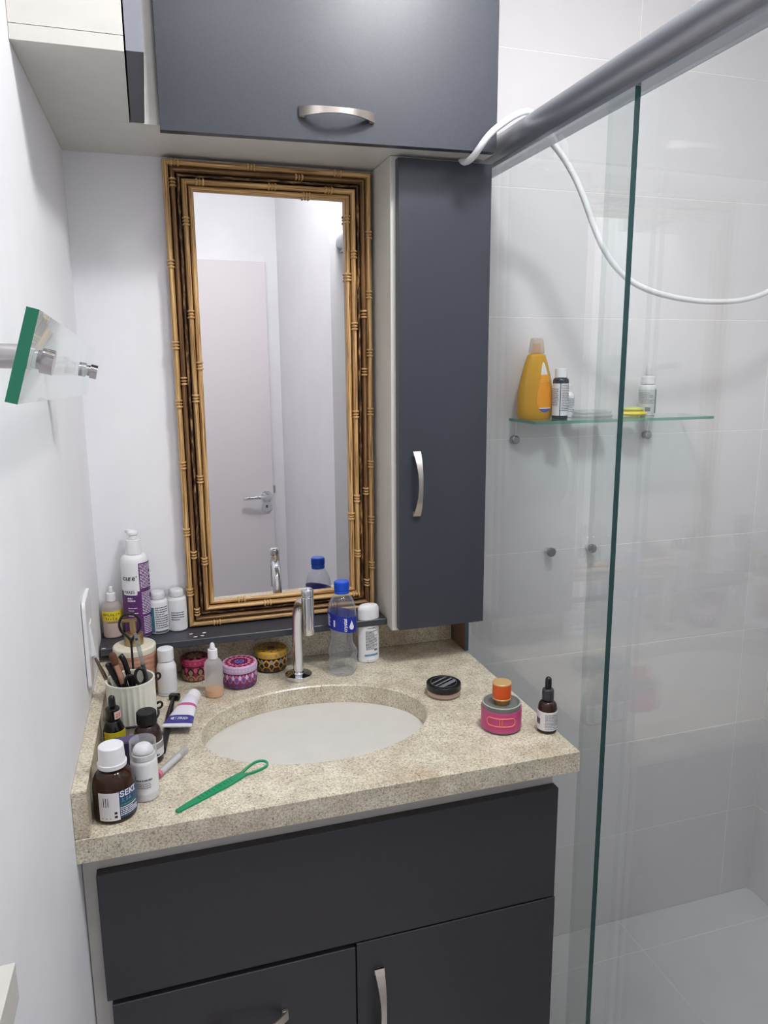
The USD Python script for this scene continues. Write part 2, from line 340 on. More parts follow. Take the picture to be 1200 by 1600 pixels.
ba = thing('sink_basin', 'white oval ceramic basin set under the granite worktop', 'sink', (EC[0], EC[1], KT-.0385))
prof_o, prof_i = [], []
for t in np.linspace(0, 1, 26):
    a = t*PI/2; prof_i.append((max(.020/.21, math.sin(a)**.75)*1.0, -.125*math.cos(a)**.8-.0))
bowl = [(.0, -.140), (.3, -.139)] + [(r*1.06, z-.012) for r, z in prof_i if r > .35] + [(1.10, -.001), (1.10, -.0005), (1.0, -.0005)] + list(reversed(prof_i))[1:] + [(0, -.126)]
bm = lathe([(max(r, 0), z) for r, z in bowl], 72); bm = S(bm, .214, .153, 1.0); trimesh.repair.fix_normals(bm)
obj('bowl', bm, CERAMIC, ba, smooth=40)
obj('drain', T(lathe([(0, 0), (.021, 0), (.021, .003), (.016, .004), (0, .0025)], 32), 0, .02, -.1255), CHROME, ba)

# ------------------------------------------------------------------ dark shelf under the mirror
sh = thing('ledge_shelf', 'dark grey wall shelf beneath the framed mirror', 'shelf', (0, 0, 1.0105))
obj('board', bx(.0015, .5965, -.100, -.0003, 0, .0145, .0012), DARK, sh)
rg = random.Random(4)
for k, (x, y) in enumerate([(.186, -.085), (.200, -.083), (.178, -.065), (.205, -.066), (.004, -.099)]):
    obj('paint_splash', S(T(trimesh.creation.icosphere(2, .0028), 0, 0, 0), 1.5, 1, .15).apply_translation((x if x > .01 else .008, y if x > .01 else -.0955, .0146)), WPLAST2, sh, label='chip of white paint' if k == 0 else None)

# ------------------------------------------------------------------ mirror with bamboo frame
MX0, MX1, MZ0, MZ1 = .1763, .5905, 1.0262, 1.9625
mi = thing('mirror', 'tall mirror in gilt carved bamboo frame standing on the dark shelf', 'mirror', (0, 0, 0))
FRONT = -.036
BROWN = pm('frame_groove', (44, 26, 15), .6)
obj('backing', bx(MX0+.001, MX1-.001, -.012, -.001, MZ0+.0005, MZ1-.001), BROWN, mi)
FW = .0575
# glass, turned by about one degree
a = .020; gx0, gx1, gz0, gz1 = MX0+FW-.004, MX1-FW+.004, MZ0+FW-.004, MZ1-FW+.004; xc = (gx0+gx1)/2
yy = lambda x, z=1.5: -.0205+math.tan(a)*(x-xc)+.006*(z-1.5)
obj('mirror_glass', hexa([(gx0, yy(gx0, gz0), gz0), (gx1, yy(gx1, gz0), gz0), (gx1, -.0125, gz0), (gx0, -.0125, gz0)], [(gx0, yy(gx0, gz1), gz1), (gx1, yy(gx1, gz1), gz1), (gx1, -.0125, gz1), (gx0, -.0125, gz1)]), MIRROR, mi, smooth=False)
def gilt(name, st, ramp, b=.5):
    return nm(name, ramp, 1.0, .38, stretch=st, detail=5, bump=b, specular_ior_level=.5)
LIGHTR = [(.33, (84, 54, 30)), (.44, (172, 130, 80)), (.56, (214, 174, 116)), (.75, (242, 208, 152))]
MIDR = [(.33, (56, 36, 22)), (.48, (118, 84, 52)), (.62, (160, 120, 76)), (.8, (198, 154, 102))]
DKR = [(.38, (40, 26, 18)), (.52, (86, 58, 36)), (.62, (170, 130, 82)), (.8, (206, 168, 112))]
G = {}
for o_, st in (('v', (420, 420, 9)), ('h', (9, 420, 420))):
    G['L'+o_] = gilt('gilt_light_'+o_, st, LIGHTR); G['M'+o_] = gilt('gilt_mid_'+o_, st, MIDR)
    G['D'+o_] = gilt('gilt_carved_'+o_, tuple(s*.35 if s > 50 else s*4 for s in st), DKR, 1.0)
GNODE = nm('gilt_node', [(.3, (164, 124, 76)), (.6, (220, 182, 124)), (.8, (242, 210, 156))], 300, .35)
# rods: (centre offset from outer edge, half width, base y, height, tone)
RODS = [(.0063, .0060, -.020, .013, 'L'), (.0183, .0047, -.022, .0105, 'M'), (.0284, .0037, -.020, .007, 'D'), (.0394, .0051, -.023, .0125, 'L'), (.0512, .0054, -.020, .009, 'L')]
def rod(side, off, hw, yb, ht, wob=0, seed=0):
    L0, L1 = (MX0, MX1) if side in 'tb' else (MZ0, MZ1)
    n, k = (60 if wob else 2), 9; v, f = [], []
    rr = np.random.default_rng(seed)
    for i in range(n):
        t = i/(n-1); amp = 1+(wob*(rr.random()-.5) if 0 < i < n-1 else 0); sh_ = (wob*.25*hw*(rr.random()-.5) if 0 < i < n-1 else 0)
        for j in range(k):
            q = PI*j/(k-1); d = off-hw*math.cos(q)*(.9+.1*amp)+sh_; y = yb-ht*math.sin(q)**.8*amp
            u = (L0+d)*(1-t)+(L1-d)*t
            v.append({'l': (MX0+d, y, u), 'r': (MX1-d, y, u), 't': (u, y, MZ1-d), 'b': (u, y, MZ0+d)}[side])
        for d in (off+hw, off-hw):
            u = (L0+d)*(1-t)+(L1-d)*t
            v.append({'l': (MX0+d, -.011, u), 'r': (MX1-d, -.011, u), 't': (u, -.011, MZ1-d), 'b': (u, -.011, MZ0+d)}[side])
    K = k+2
    for i in range(n-1):
        for j in range(K):
            a_, b_ = i*K+j, i*K+(j+1) % K; f += [(a_, b_, b_+K), (a_, b_+K, a_+K)]
    m = trimesh.Trimesh(v, f, process=False); trimesh.repair.fix_normals(m); return m
def node(side, off, hw, yb, ht, u):
    """three turned rings across a rod"""
    out = []
    for du, s in ((-.0062, 1.0), (0, .93), (.0062, 1.0)):
        pts = []
        for j in range(9):
            q = PI*j/8; d = off-(hw+.0004)*math.cos(q); y = yb-(ht+.0021)*s*math.sin(q)**.8+.0003
            pts.append({'l': (MX0+d, y, u+du), 'r': (MX1-d, y, u+du), 't': (u+du, y, MZ1-d), 'b': (u+du, y, MZ0+d)}[side])
        out.append(tube(pts, .0021 if du else .0016, 6))
    return cat(out)
NODES = {('l', 0): [1.105, 1.235, 1.375, 1.50, 1.615, 1.77], ('l', 1): [1.92, 1.545, 1.185, 1.06], ('l', 3): [1.85, 1.675, 1.51, 1.345, 1.17],
         ('l', 4): [1.575], ('r', 0): [1.84, 1.72, 1.60, 1.475, 1.36, 1.235, 1.13], ('r', 1): [1.68, 1.56, 1.30, 1.09], ('r', 3): [1.80, 1.655, 1.47, 1.285, 1.16],
         ('r', 4): [1.87, 1.755, 1.245], ('t', 0): [.20, .345, .52], ('t', 1): [.44], ('t', 3): [.245, .385, .50], ('t', 4): [.455],
         ('b', 0): [.235, .41], ('b', 3): [.345, .545], ('b', 4): [.44, .29], ('b', 1): [.49]}
i = 0
for side in 'lrtb':
    for k, (off, hw, yb, ht, tone) in enumerate(RODS):
        rd = obj('bamboo_rod', rod(side, off, hw, yb, ht, .5 if tone == 'D' else 0, i), G[tone+('v' if side in 'lr' else 'h')], mi, smooth=50); i += 1
        for u in NODES.get((side, k), []):
            obj('bamboo_node', node(side, off, hw, yb, ht, u), GNODE, rd, smooth=True)

# ------------------------------------------------------------------ shower screen
ss = thing('shower_screen', 'clear green-edged glass shower screen hanging from aluminium rail', 'shower screen', (0, 0, 0))
RC = (.836, 1.9975)
prof = [(RC[0]+.029*math.cos(q), RC[1]+.029*math.sin(q)) for q in np.linspace(-.32*PI, 1.32*PI, 28)]
prof += [(RC[0]-.018, RC[1]-.034), (RC[0]+.018, RC[1]-.034)]
rail = trimesh.creation.extrude_polygon(Polygon(prof), 1.015, engine='earcut')      # x,z profile pulled along y
rv = np.array(rail.vertices); rail = trimesh.Trimesh(np.c_[rv[:, 0], -.004-rv[:, 2], rv[:, 1]], rail.faces, process=False); trimesh.repair.fix_normals(rail)
obj('rail', rail, ALU, ss, smooth=30)
ztop = RC[1]-.0345
def sheet(x, y0, y1, z0, z1, t, name, e0, e1):
    p = obj(name, bx(x-t/2, x+t/2, y0, y1, z0, z1), GLASS, ss, smooth=False)
    obj('near_edge', bx(x-t/2, x+t/2, y0-.0006, y0, z0, z1), e0, p, label='dark green polished glass edge')
    obj('far_edge', bx(x-t/2, x+t/2, y1, y1+.0006, z0, z1), e1, p)
    return p
sheet(.822, -.598, -.012, .012, ztop, .009, 'fixed_pane', GEDGE, GEDGE_PALE)
sheet(.846, -1.018, -.495, .012, ztop, .008, 'sliding_pane', GEDGE, GEDGE_PALE)
obj('floor_track', bx(.810, .858, -1.018, -.002, 0, .0115, .001), ALU, ss)
wc = thing('wall_channel', 'bronze brown upright channel at the back right corner of the worktop', 'channel', (0, 0, KT+.0005))
BRZ = pm('bronze_channel', (128, 98, 78), .35, metallic=.4)
obj('bar', bx(.7842, .7905, -.098, -.0005, 0, 1.007-KT, .0005), BRZ, wc)
obj('front_strip', bx(.7842, .7925, -.101, -.0982, 0, 1.007-KT), pm('channel_grey', (70, 86, 92), .3), wc)

# ------------------------------------------------------------------ white shower hose / cable
CABLE = [(.7365, -.1480, 1.9663), (.733, -.170, 1.9590), (.731, -.200, 1.9520), (.734, -.235, 1.9600), (.747, -.252, 1.982), (.7762, -.254, 2.007), (.808, -.247, 2.027), (.836, -.240, 2.036), (.862, -.230, 2.027), (.890, -.22, 1.999), (.914, -.21, 1.985), (.965, -.205, 1.928), (1.025, -.20, 1.822), (1.095, -.19, 1.755), (1.222, -.18, 1.716), (1.345, -.165, 1.7085), (1.48, -.15, 1.724), (1.62, -.11, 1.80), (1.70, -.05, 1.95), (1.71, -.012, 2.05)]
cb = thing('shower_cable', 'thick white cable looping over the aluminium rail into the shower', 'cable', (0, 0, 0))
obj('cord', tube(spline(CABLE, 140), np.r_[np.linspace(.0033, .0062, 4), np.full(136, .0062)], 12), WPLAST, cb, smooth=True)
obj('wall_outlet', T(R(lathe(rnd([(0, 0), (.032, 0), (.032, .012), (0, .012)], .004), 32), 90, (1, 0, 0)), 1.71, -.0005, 2.05), WPLAST, cb)

# ------------------------------------------------------------------ glass plate on the left wall
tp = thing('glass_towel_plate', 'tilted green-edged glass plate on chrome standoffs, left wall', 'towel rack', (0, 0, 0))
q = {'nt': (.0550, -1.0, 1.6140), 'nb': (.0345, -1.0, 1.5470), 'ft': (.0552, -.42, 1.6020), 'fb': (.0390, -.42, 1.5340)}
th = np.array([-.0083, 0, .0022])
P_ = {k: np.array(v) for k, v in q.items()}
face = lambda o: [P_['nt']+o, P_['nb']+o, P_['fb']+o, P_['ft']+o]
e = th*.05
obj('glass_plate', hexa(face(th*0), face(th)), SGLASS, tp, smooth=False)
dy = np.array([0, .0012, 0])
gp = obj('near_edge', hexa([P_['nt']-dy, P_['nb']-dy, P_['nb']-dy+th, P_['nt']-dy+th], [P_['nt'], P_['nb'], P_['nb']+th, P_['nt']+th]), GEDGE_GREEN, tp, label='emerald green polished edge')
obj('far_edge', hexa([P_['ft']+dy, P_['fb']+dy, P_['fb']+dy+th, P_['ft']+dy+th], [P_['ft'], P_['fb'], P_['fb']+th, P_['ft']+th]), GEDGE_PALE, tp)
for y in (-.955, -.465):
    t = (y+1.0)/.58; c = (P_['nt']+P_['nb'])/2*(1-t)+(P_['ft']+P_['fb'])/2*t; n_ = -th/np.linalg.norm(th)
    w = np.array([LW(y)+.0005, y, c[2]+.004])
    obj('standoff', cylbetween(w, c+th, .0095), CHROMED, tp)
    obj('cap', cat([cylbetween(c, c+n_*.003, .0075), cylbetween(c+n_*.003, c+n_*.012, .0098)]), CHROMED, tp)

# white box low on the left wall, bottom left corner
wl = thing('wall_box', 'white box mounted low on the left wall, leftmost thing in view', 'wall box', (LW(-1.13), -1.13, 1.07))
wq = lambda y, z0, z1, xo: [(LW(y)-LW(-1.13)+.0004, y+1.13, z0), (xo, y+1.13, z0), (xo, y+1.13, z1), (LW(y)-LW(-1.13)+.0004, y+1.13, z1)]
obj('box', hexa(wq(-1.30, .008, .048, .018), wq(-1.014, -.002, .0290, .0185)), WMDF, wl)
obj('trim_strip', hexa(wq(-1.30, .0485, .052, .0185), wq(-1.016, .0295, .033, .019)), WMDF, wl)
obj('upright', hexa(wq(-1.30, .054, .40, .010), wq(-1.036, .036, .40, .0055)), WPLAST2, wl)

# switch plate on the left wall
sw = thing('switch_plate', 'white rounded switch plate on the left wall above the side splash', 'switch', (LW(-.25), -.25, 1.105))
pl = sbox(-.042, -.066, .042, .066).buffer(.012, 8)
m_ = trimesh.creation.extrude_polygon(pl, .006, engine='earcut'); V = np.array(m_.vertices)
obj('plate', trimesh.Trimesh(np.c_[V[:, 2], V[:, 0], V[:, 1]], m_.faces, process=True), WPLAST, sw)
obj('rocker', hexa([(.0062, -.018, -.03), (.0062, .018, -.03), (.0062, .018, .03), (.0062, -.018, .03)], [(.014, -.016, -.028), (.014, .016, -.028), (.008, .016, .028), (.008, -.016, .028)]), WPLAST, sw)

# ------------------------------------------------------------------ faucet
fa = thing('faucet', 'chrome sink faucet with cylindrical head behind the basin', 'faucet', (.3912, -.1267, KT+.0003))
obj('base', lathe(rnd([(0, 0), (.0285, 0), (.0285, .0085), (.0130, .0105), (.0118, .013), (0, .013)], .0012), 48), CHROME, fa)
hx, hy = .0085, -.0765
obj('pipe', tube(spline([(0, 0, .012), (0, 0, .06), (-.001, -.004, .11), (-.0008, -.012, .145), (.002, -.028, .170), (.006, -.055, .180), (hx, hy+.006, .182)], 40), .0108, 20), CHROME, fa, smooth=True)
obj('head', T(lathe(rnd([(0, .126), (.0085, .126), (.0085, .122), (.0122, .122), (.0122, .2005), (0, .2005)], .0015), 40), hx, hy, 0), CHROME, fa)
obj('push_cap', T(lathe(rnd([(0, .2012), (.0122, .2012), (.0122, .214), (.009, .2175), (0, .2185)], .002), 40), hx, hy, 0), CHROME, fa)

# ------------------------------------------------------------------ bottle helper
def cam_angle(x, y):
    return math.atan2(CAM[0]-x, -(CAM[1]-y))       # direction in which a label printed on the front faces
def place(name, label, category, x, y, z, front=None, **kw):
    """a thing turned so that its local a=0 faces the room; labels are given as angles from there"""
    return thing(name, label, category, (x, y, z+.0003), math.degrees(cam_angle(x, y)) if front is None else front, **kw)

# water bottle
b = place('water_bottle', 'empty clear plastic water bottle with blue cap and blue label', 'water bottle', .4879, -.1275, KT)
pr_ = [(0, .006), (.012, .004), (.020, .0), (.027, .003), (.0300, .012), (.0304, .028), (.0285, .034), (.0300, .042), (.0268, .058), (.0228, .075), (.0225, .086), (.0255, .098), (.0290, .104), (.0300, .110), (.0300, .135), (.0296, .141), (.0275, .152), (.0235, .163), (.0175, .172), (.0128, .177), (.0125, .186)]
rr = spline([(r, 0, z) for r, z in pr_], 90); bp = lathe([(max(r, .0), z) for r, _, z in rr], 64)
V = np.array(bp.vertices); ang = np.arctan2(V[:, 1], V[:, 0]); rad = np.hypot(V[:, 0], V[:, 1])
dent = 1+.045*np.sin(5*ang)*np.exp(-((V[:, 2]-.006)/.012)**2)+.09*np.sin(3*ang+V[:, 2]*60)*np.exp(-((V[:, 2]-.066)/.022)**2)+.05*np.sin(6*ang-V[:, 2]*90)*np.exp(-((V[:, 2]-.045)/.02)**2)
V[:, 0] *= dent; V[:, 1] *= dent; bp = trimesh.Trimesh(V, bp.faces, process=False)
obj('body', bp, pane('pet_clear', (.94, .955, .975), 1.75, haze=((206, 213, 228), .05, .55)), b, smooth=True)
BLUE = pm('blue_cap', (20, 84, 205), .3); BLUEL = pm('blue_label', (18, 42, 150), .35)
kn = [lathe(rnd([(0, .184), (.0156, .184), (.0156, .2005), (.0145, .2035), (0, .204)], .0015), 40)] + [T(bx(-.0006, .0006, -.0163, -.0152, .187, .2005), 0, 0, 0).apply_transform(trimesh.transformations.rotation_matrix(i_*2*PI/48, (0, 0, 1))) for i_ in range(48)]
obj('cap', kn, BLUE, b); obj('tamper_ring', lathe(rnd([(.0128, .1772), (.0158, .1772), (.0158, .1832), (.0128, .1832)], .0006), 40), BLUE, b)
def tilted(m, k=-.20):
    V = np.array(m.vertices); a_ = np.arctan2(V[:, 0], -V[:, 1]); V[:, 2] += k*.030*np.sin(a_); return trimesh.Trimesh(V, m.faces, process=False)
lab = obj('label', tilted(patch(.0303, -PI, PI-.001, .100, .134, .0005, 64)), BLUEL, b, label='blue paper label')
A = lambda deg: math.radians(deg)
t_ = R(text('crystal', .0066, bold=True), 90, (0, 0, 1)); obj('lettering', tilted(wrap(t_, .0309, A(14), .1165)), WPRINT, lab)
dp = Point(0, 0).buffer(.0058, 12).union(Polygon([(-.0054, .002), (0, .014), (.0054, .002)]))
obj('water_drop_mark', tilted(wrap(poly(dp), .0308, A(40), .113)), WPRINT, lab)
obj('fine_print', [tilted(patch(.0308, A(-70+i_*0), A(-52-(i_ % 3)*3), .106+i_*.0028, .1072+i_*.0028, .0004, 3)) for i_ in range(9)]+[tilted(wrap(bx(-.0015, .0015, -.007, .007, 0, .0004), .0308, A(-32), .115))], WPRINT, lab)

# deodorant stick (oval section)
b = place('deodorant_stick', 'white oval deodorant stick with domed cap beside the water bottle', 'deodorant', .5585, -.0830, KT, front=8)
ov = lambda m: S(m, 1.0, .62, 1)
obj('body', ov(lathe(rnd([(0, 0), (.0235, 0), (.0248, .004), (.0248, .0895), (.0236, .0895), (.0236, .0915), (0, .0915)], .0015), 48)), WPLAST, b)
obj('cap', ov(lathe(rnd([(0, .0905), (.0250, .0905), (.0250, .122), (.0205, .1295), (.011, .1318), (0, .132)], .005, 6), 48)), WPLAST, b)
flat = lambda x0, x1, z0, z1: bx(x0, x1, -.0162, -.0120, z0, z1)
def on_oval(x0, x1, z0, z1, t=.0006):
    n = 8; xs = np.linspace(x0, x1, n); ys = -.62*np.sqrt(np.maximum(.0248**2-xs**2, 0)); v = []
    for z in (z0, z1):
        v += [(x, y-t, z) for x, y in zip(xs, ys)]
    f = []
    for i_ in range(n-1): f += [(i_, i_+1, n+i_+1), (i_, n+i_+1, n+i_)]
    return trimesh.Trimesh(v, f, process=False)
g = random.Random(3); pr = []
for r_ in range(17):
    x = -.0125; end = .0150-g.choice([0, 0, .001, .008])
    while x < end:
        L = g.uniform(.002, .006); pr.append(on_oval(x, min(x+L, end), .072-r_*.0026, .0733-r_*.0026)); x += L+.0008
obj('fine_print', pr+[on_oval(-.009, .010, .079, .0804), on_oval(.007, .015, .0262, .030), on_oval(-.001, .002, .0845, .0865)], GRAYPRINT, b)
obj('blue_band', on_oval(-.0155, .0165, .0150, .0195), pm('label_blue', (96, 152, 196), .5), b)
obj('base_dial', bx(-.009, .009, -.0172, -.010, .0008, .008, .0008), WPLAST2, b)

# pump bottle on shelf
PUR = pm('purple_label', (92, 42, 108), .38)
SZ = 1.0255
b = place('pump_bottle', 'tall white and purple pump bottle on the dark shelf', 'bottle', .0755, -.0335, SZ)
obj('body', lathe(rnd([(0, 0), (.0262, 0), (.0275, .003), (.0272, .160), (.0245, .169), (.0175, .1735), (0, .1735)], .004), 48), WPLAST, b)
r = .0275
L1 = obj('label', [patch(r, A(-88), A(14), .003, .100), patch(r, A(14), A(88), .003, .158)], PUR, b, label='purple printed label')
obj('lettering', [wrap(text('cure\u2019', .0095), r, A(-26), .128)], pm('dark_letter', (60, 58, 70), .5), b)
obj('name_tag', wrap(poly(sbox(-.013, -.0045, .013, .0045).buffer(.002), .0009), r, A(-28), .099), LABELW, L1)
obj('tag_lettering', wrap(text("r'RAIS", .0055, .0003), r+.001, A(-30), .099), DKPRINT, L1)
obj('fine_print', [dashes(r, A(18), A(84), .105, .156, 17, 1), dashes(r, A(20), A(84), .050, .098, 15, 2), dashes(r, A(22), A(80), .008, .046, 10, 5), dashes(r, A(-40), A(-8), .078, .088, 2, 6, .6), dashes(r, A(-40), A(0), .046, .068, 4, 7, .3)], WPRINT, L1)
obj('collar', lathe(rnd([(0, .1738), (.0162, .1738), (.0158, .182), (.0140, .2035), (0, .2035)], .0015), 40), WPLAST, b)
pu = obj('pump', [lathe(rnd([(0, .2037), (.0092, .2037), (.0088, .2125), (0, .2125)], .001), 32), lathe(rnd([(0, .2127), (.0104, .2127), (.0106, .219), (.006, .2225), (0, .223)], .002), 32)], WPLAST, b)
obj('spout', tube([(0, 0, .2175), (-.008, .012, .219), (-.012, .017, .2175)], [.005, .004, .0035], 12), WPLAST, pu)

# small dropper with yellow tape
FROST = pane('frosted_plastic', (.93, .91, .90), 1.4, rough=.2, haze=((240, 232, 226), .66))
b = place('squeeze_bottle', 'small squeeze bottle with handwritten yellow tape in the shelf corner', 'bottle', .0248, -.0255, SZ)
obj('body', lathe(rnd([(0, .0), (.018, 0), (.0195, .002), (.0195, .066), (.015, .073), (.0085, .0755), (0, .0755)], .004), 40), FROST, b)
obj('contents', lathe([(0, .002), (.018, .002), (.0184, .038), (0, .038)], 32), pm('pink_cream', (226, 196, 184), .5), b, label='pale pink liquid')
tp_ = obj('tape', patch(.0196, A(-100), A(82), .0365, .0575), pm('yellow_tape', (226, 206, 40), .55), b)
g = random.Random(12); st = []
for row, z in ((0, .051), (1, .0425)):
    for c_ in range(7 - row*2):
        a0 = A(-52+row*14+c_*14); pts = [around(.0203, a0+A(g.uniform(-3, 9)), z+g.uniform(-.0032, .0032)) for _ in range(4)]; st.append(tube(pts, .0005, 5))
obj('handwriting', st, DKPRINT, tp_)
obj('cap', lathe(rnd([(0, .0758), (.0094, .0758), (.0092, .0925), (0, .0945)], .001), 32), WPLAST, b)
obj('nozzle', lathe(rnd([(0, .0947), (.0048, .0947), (.0036, .106), (0, .107)], .001), 24), WPLAST, b)

# two airless bottles on the shelf
def airless(loc, label, teal, seed, h):
    b = place('airless_bottle', label, 'bottle', *loc)
    obj('body', lathe(rnd([(0, 0), (.0185, 0), (.0198, .002), (.0198, h-.022), (.0178, h-.018), (.0165, h-.0175), (0, h-.0175)], .002), 40), WPLAST, b)
    obj('pump_head', lathe(rnd([(0, h-.0173), (.0150, h-.0173), (.0145, h-.006), (.0118, h-.002), (0, h-.0015)], .003), 32), WPLAST, b)
    obj('clear_cap', lathe([(.0190, h-.0215), (.0193, h), (.0185, h+.001), (0, h+.001), (0, h+.0004), (.0178, h), (.0180, h-.0215)], 40), CLEARCAP, b)
    if teal: obj('teal_stripe', patch(.0199, A(-88), A(-26), .005, .058), pm('teal_label', (62, 130, 146), .45), b)
    obj('fine_print', [dashes(.0199, A(-18), A(60), .012, .060, 10, seed, .35), patch(.0199, A(-22), A(62), .0035, .0075)] if teal else [dashes(.0199, A(-40), A(40), .024, .044, 4, seed, .35)], pm('slate_print', (92, 98, 112), .6), b)
    return b
airless((.1160, -.030, SZ), 'white airless pump bottle with teal striped label on the shelf', True, 21, .0905)
airless((.1545, -.0245, SZ), 'plain white airless pump bottle closest to the mirror frame on the shelf', False, 22, .0905)

# ------------------------------------------------------------------ left group on the worktop
# toothbrush cup
CX, CY = .0622, -.2819
b = thing('toothbrush_cup', 'white fluted ceramic cup full of brushes and pencils', 'cup', (CX, CY, KT+.0046))
nf = 26; H = .1025; ro = .0418; V, F = [], []
N_ = nf*8
def ringpts(rad, z, fl): return [((rad-fl*abs(math.sin(nf/2*2*PI*k/N_)))*math.cos(2*PI*k/N_), (rad-fl*abs(math.sin(nf/2*2*PI*k/N_)))*math.sin(2*PI*k/N_), z) for k in range(N_)]
rings = [ringpts(.001, .0, 0), ringpts(ro-.002, 0, .0008), ringpts(ro, .002, .0016), ringpts(ro, H-.006, .0016), ringpts(ro+.0004, H-.003, 0), ringpts(ro, H, 0), ringpts(ro-.003, H, 0), ringpts(ro-.0042, H-.002, 0), ringpts(ro-.0045, .004, 0), ringpts(.001, .004, 0)]
for rg_ in rings: V += rg_
for i_ in range(len(rings)-1):
    for k in range(N_):
        a_, b_ = i_*N_+k, i_*N_+(k+1) % N_; F += [(a_, b_, b_+N_), (a_, b_+N_, a_+N_)]
m_ = trimesh.Trimesh(V, F, process=False)
obj('cup_body', m_, pm('cream_ceramic', (228, 226, 212), .3), b, smooth=40)
# things standing in the cup (world coordinates)
def stick(name, label, category, a_, b_, r0, r1, mat, loc=None):
    t = thing(name, label, category, (0, 0, 0)); return t
BOT = KT+.0098
def cupend(top, depth=.085):
    """lower end of a stick that leans on the rim and stands on the cup's floor"""
    top = np.array(top); e_ = np.array([CX+(CX-top[0])*.45, CY+(CY-top[1])*.45, BOT+.002]); v = e_-np.array([CX, CY, e_[2]]); l = np.linalg.norm(v[:2]); 
    if l > .030: v[:2] *= .030/l
    return np.array([CX, CY, e_[2]])+np.array([v[0], v[1], 0])
def lerp(a_, b_, t): return np.array(a_)*(1-t)+np.array(b_)*t
t = thing('tweezers', 'brown metal tweezers leaning leftmost out of the fluted cup', 'tweezers')
top = np.array([.0068, -.270, 1.0725]); e_ = np.array([.050, -.270, .955])
for s in (-1, 1):
    obj('arm', tube([top, lerp(top, e_, .3)+np.array([0, s*.0035, 0]), lerp(top, e_, .65)+np.array([0, s*.003, 0]), e_+np.array([0, s*.0008, 0])], [.0022, .0030, .0022, .0008], 8), pm('bronze_steel', (132, 112, 98), .35, metallic=.8), t)
t = thing('eyeliner_pencil', 'black capped pencil leaning left in the fluted cup', 'pencil')
top = np.array([.0262, -.282, 1.0655]); e_ = cupend(top)
obj('barrel', tube([lerp(top, e_, .25), e_], .0046, 14), BLACK, t); obj('cap', tube([top, lerp(top, e_, .02), lerp(top, e_, .24)], [.003, .0052, .0052], 14), BLACK, t)
t = thing('makeup_brush', 'makeup brush with copper ferrule and brown bristles in the fluted cup', 'brush')
top = np.array([.0345, -.2835, 1.0835]); e_ = np.array([.073, -.290, .95])
obj('bristles', tube([top, lerp(top, e_, .04), lerp(top, e_, .13), lerp(top, e_, .17)], [.0045, .0068, .0062, .0045], 14), nm('brown_bristle', [(.3, (60, 34, 22)), (.7, (120, 78, 50))], 1500, .8), t, smooth=True)
obj('ferrule', tube([lerp(top, e_, .165), lerp(top, e_, .42)], [.0048, .0056], 14), pm('copper', (206, 160, 134), .3, metallic=.7), t)
obj('handle', tube([lerp(top, e_, .42), e_], [.0056, .004], 14), BLACK, t)
t = thing('lash_curler_handle', 'black curved handle sticking up beside the scissors in the cup', 'eyelash curler')
pts = spline([(.0485, -.272, 1.0735), (.0525, -.272, 1.066), (.0575, -.272, 1.046), (.064, -.274, 1.015), (.068, -.278, .96)], 20)
obj('handle', tube(pts, np.linspace(.0050, .0042, 20), 12), BLACK, t, smooth=True)
t = thing('scissors', 'black handled scissors standing handle up in the fluted cup', 'scissors')
rg_ = [(.0800+.0085*math.cos(q), -.298, 1.0405+.0145*math.sin(q)) for q in np.linspace(0, 2*PI, 28, endpoint=False)]
obj('handle_ring', tube(rg_, .0028, 10, closed=True), BLACK, t, smooth=True)
rg_ = [(.0625+.0075*math.cos(q), -.292, 1.030+.012*math.sin(q)) for q in np.linspace(0, 2*PI, 28, endpoint=False)]
obj('handle_ring', tube(rg_, .0028, 10, closed=True), BLACK, t, smooth=True)
obj('blade', hexa([(.074, -.297, 1.026), (.078, -.297, 1.026), (.078, -.2955, 1.026), (.074, -.2955, 1.026)], [(.066, -.297, .940), (.067, -.297, .940), (.067, -.2955, .940), (.066, -.2955, .940)]), STEEL, t)
obj('blade', hexa([(.062, -.2945, 1.018), (.066, -.2945, 1.018), (.066, -.293, 1.018), (.062, -.293, 1.018)], [(.070, -.2945, .940), (.071, -.2945, .940), (.071, -.293, .940), (.070, -.293, .940)]), STEEL, t)
t = thing('toothbrush', 'clear handled toothbrush leaning right in the fluted cup', 'toothbrush')
top = np.array([.0755, -.262, 1.1085]); e_ = np.array([.0935, -.268, .99]); e2 = np.array([.094, -.272, .945])
obj('handle', tube([top, lerp(top, e_, .05), lerp(top, e_, .5)], [.002, .0036, .0038], 12), pane('clear_handle', (.82, .83, .84), 1.5, haze=((200, 200, 204), .35)), t, smooth=True)
obj('grip', tube([lerp(top, e_, .5), e_, e2], [.0038, .0040, .004], 12), pm('grey_rubber', (70, 74, 82), .5), t, smooth=True)
obj('end_dot', T(trimesh.creation.icosphere(2, .0026), *(lerp(top, e_, .09)+np.array([0, -.0030, 0]))), DKPRINT, t)

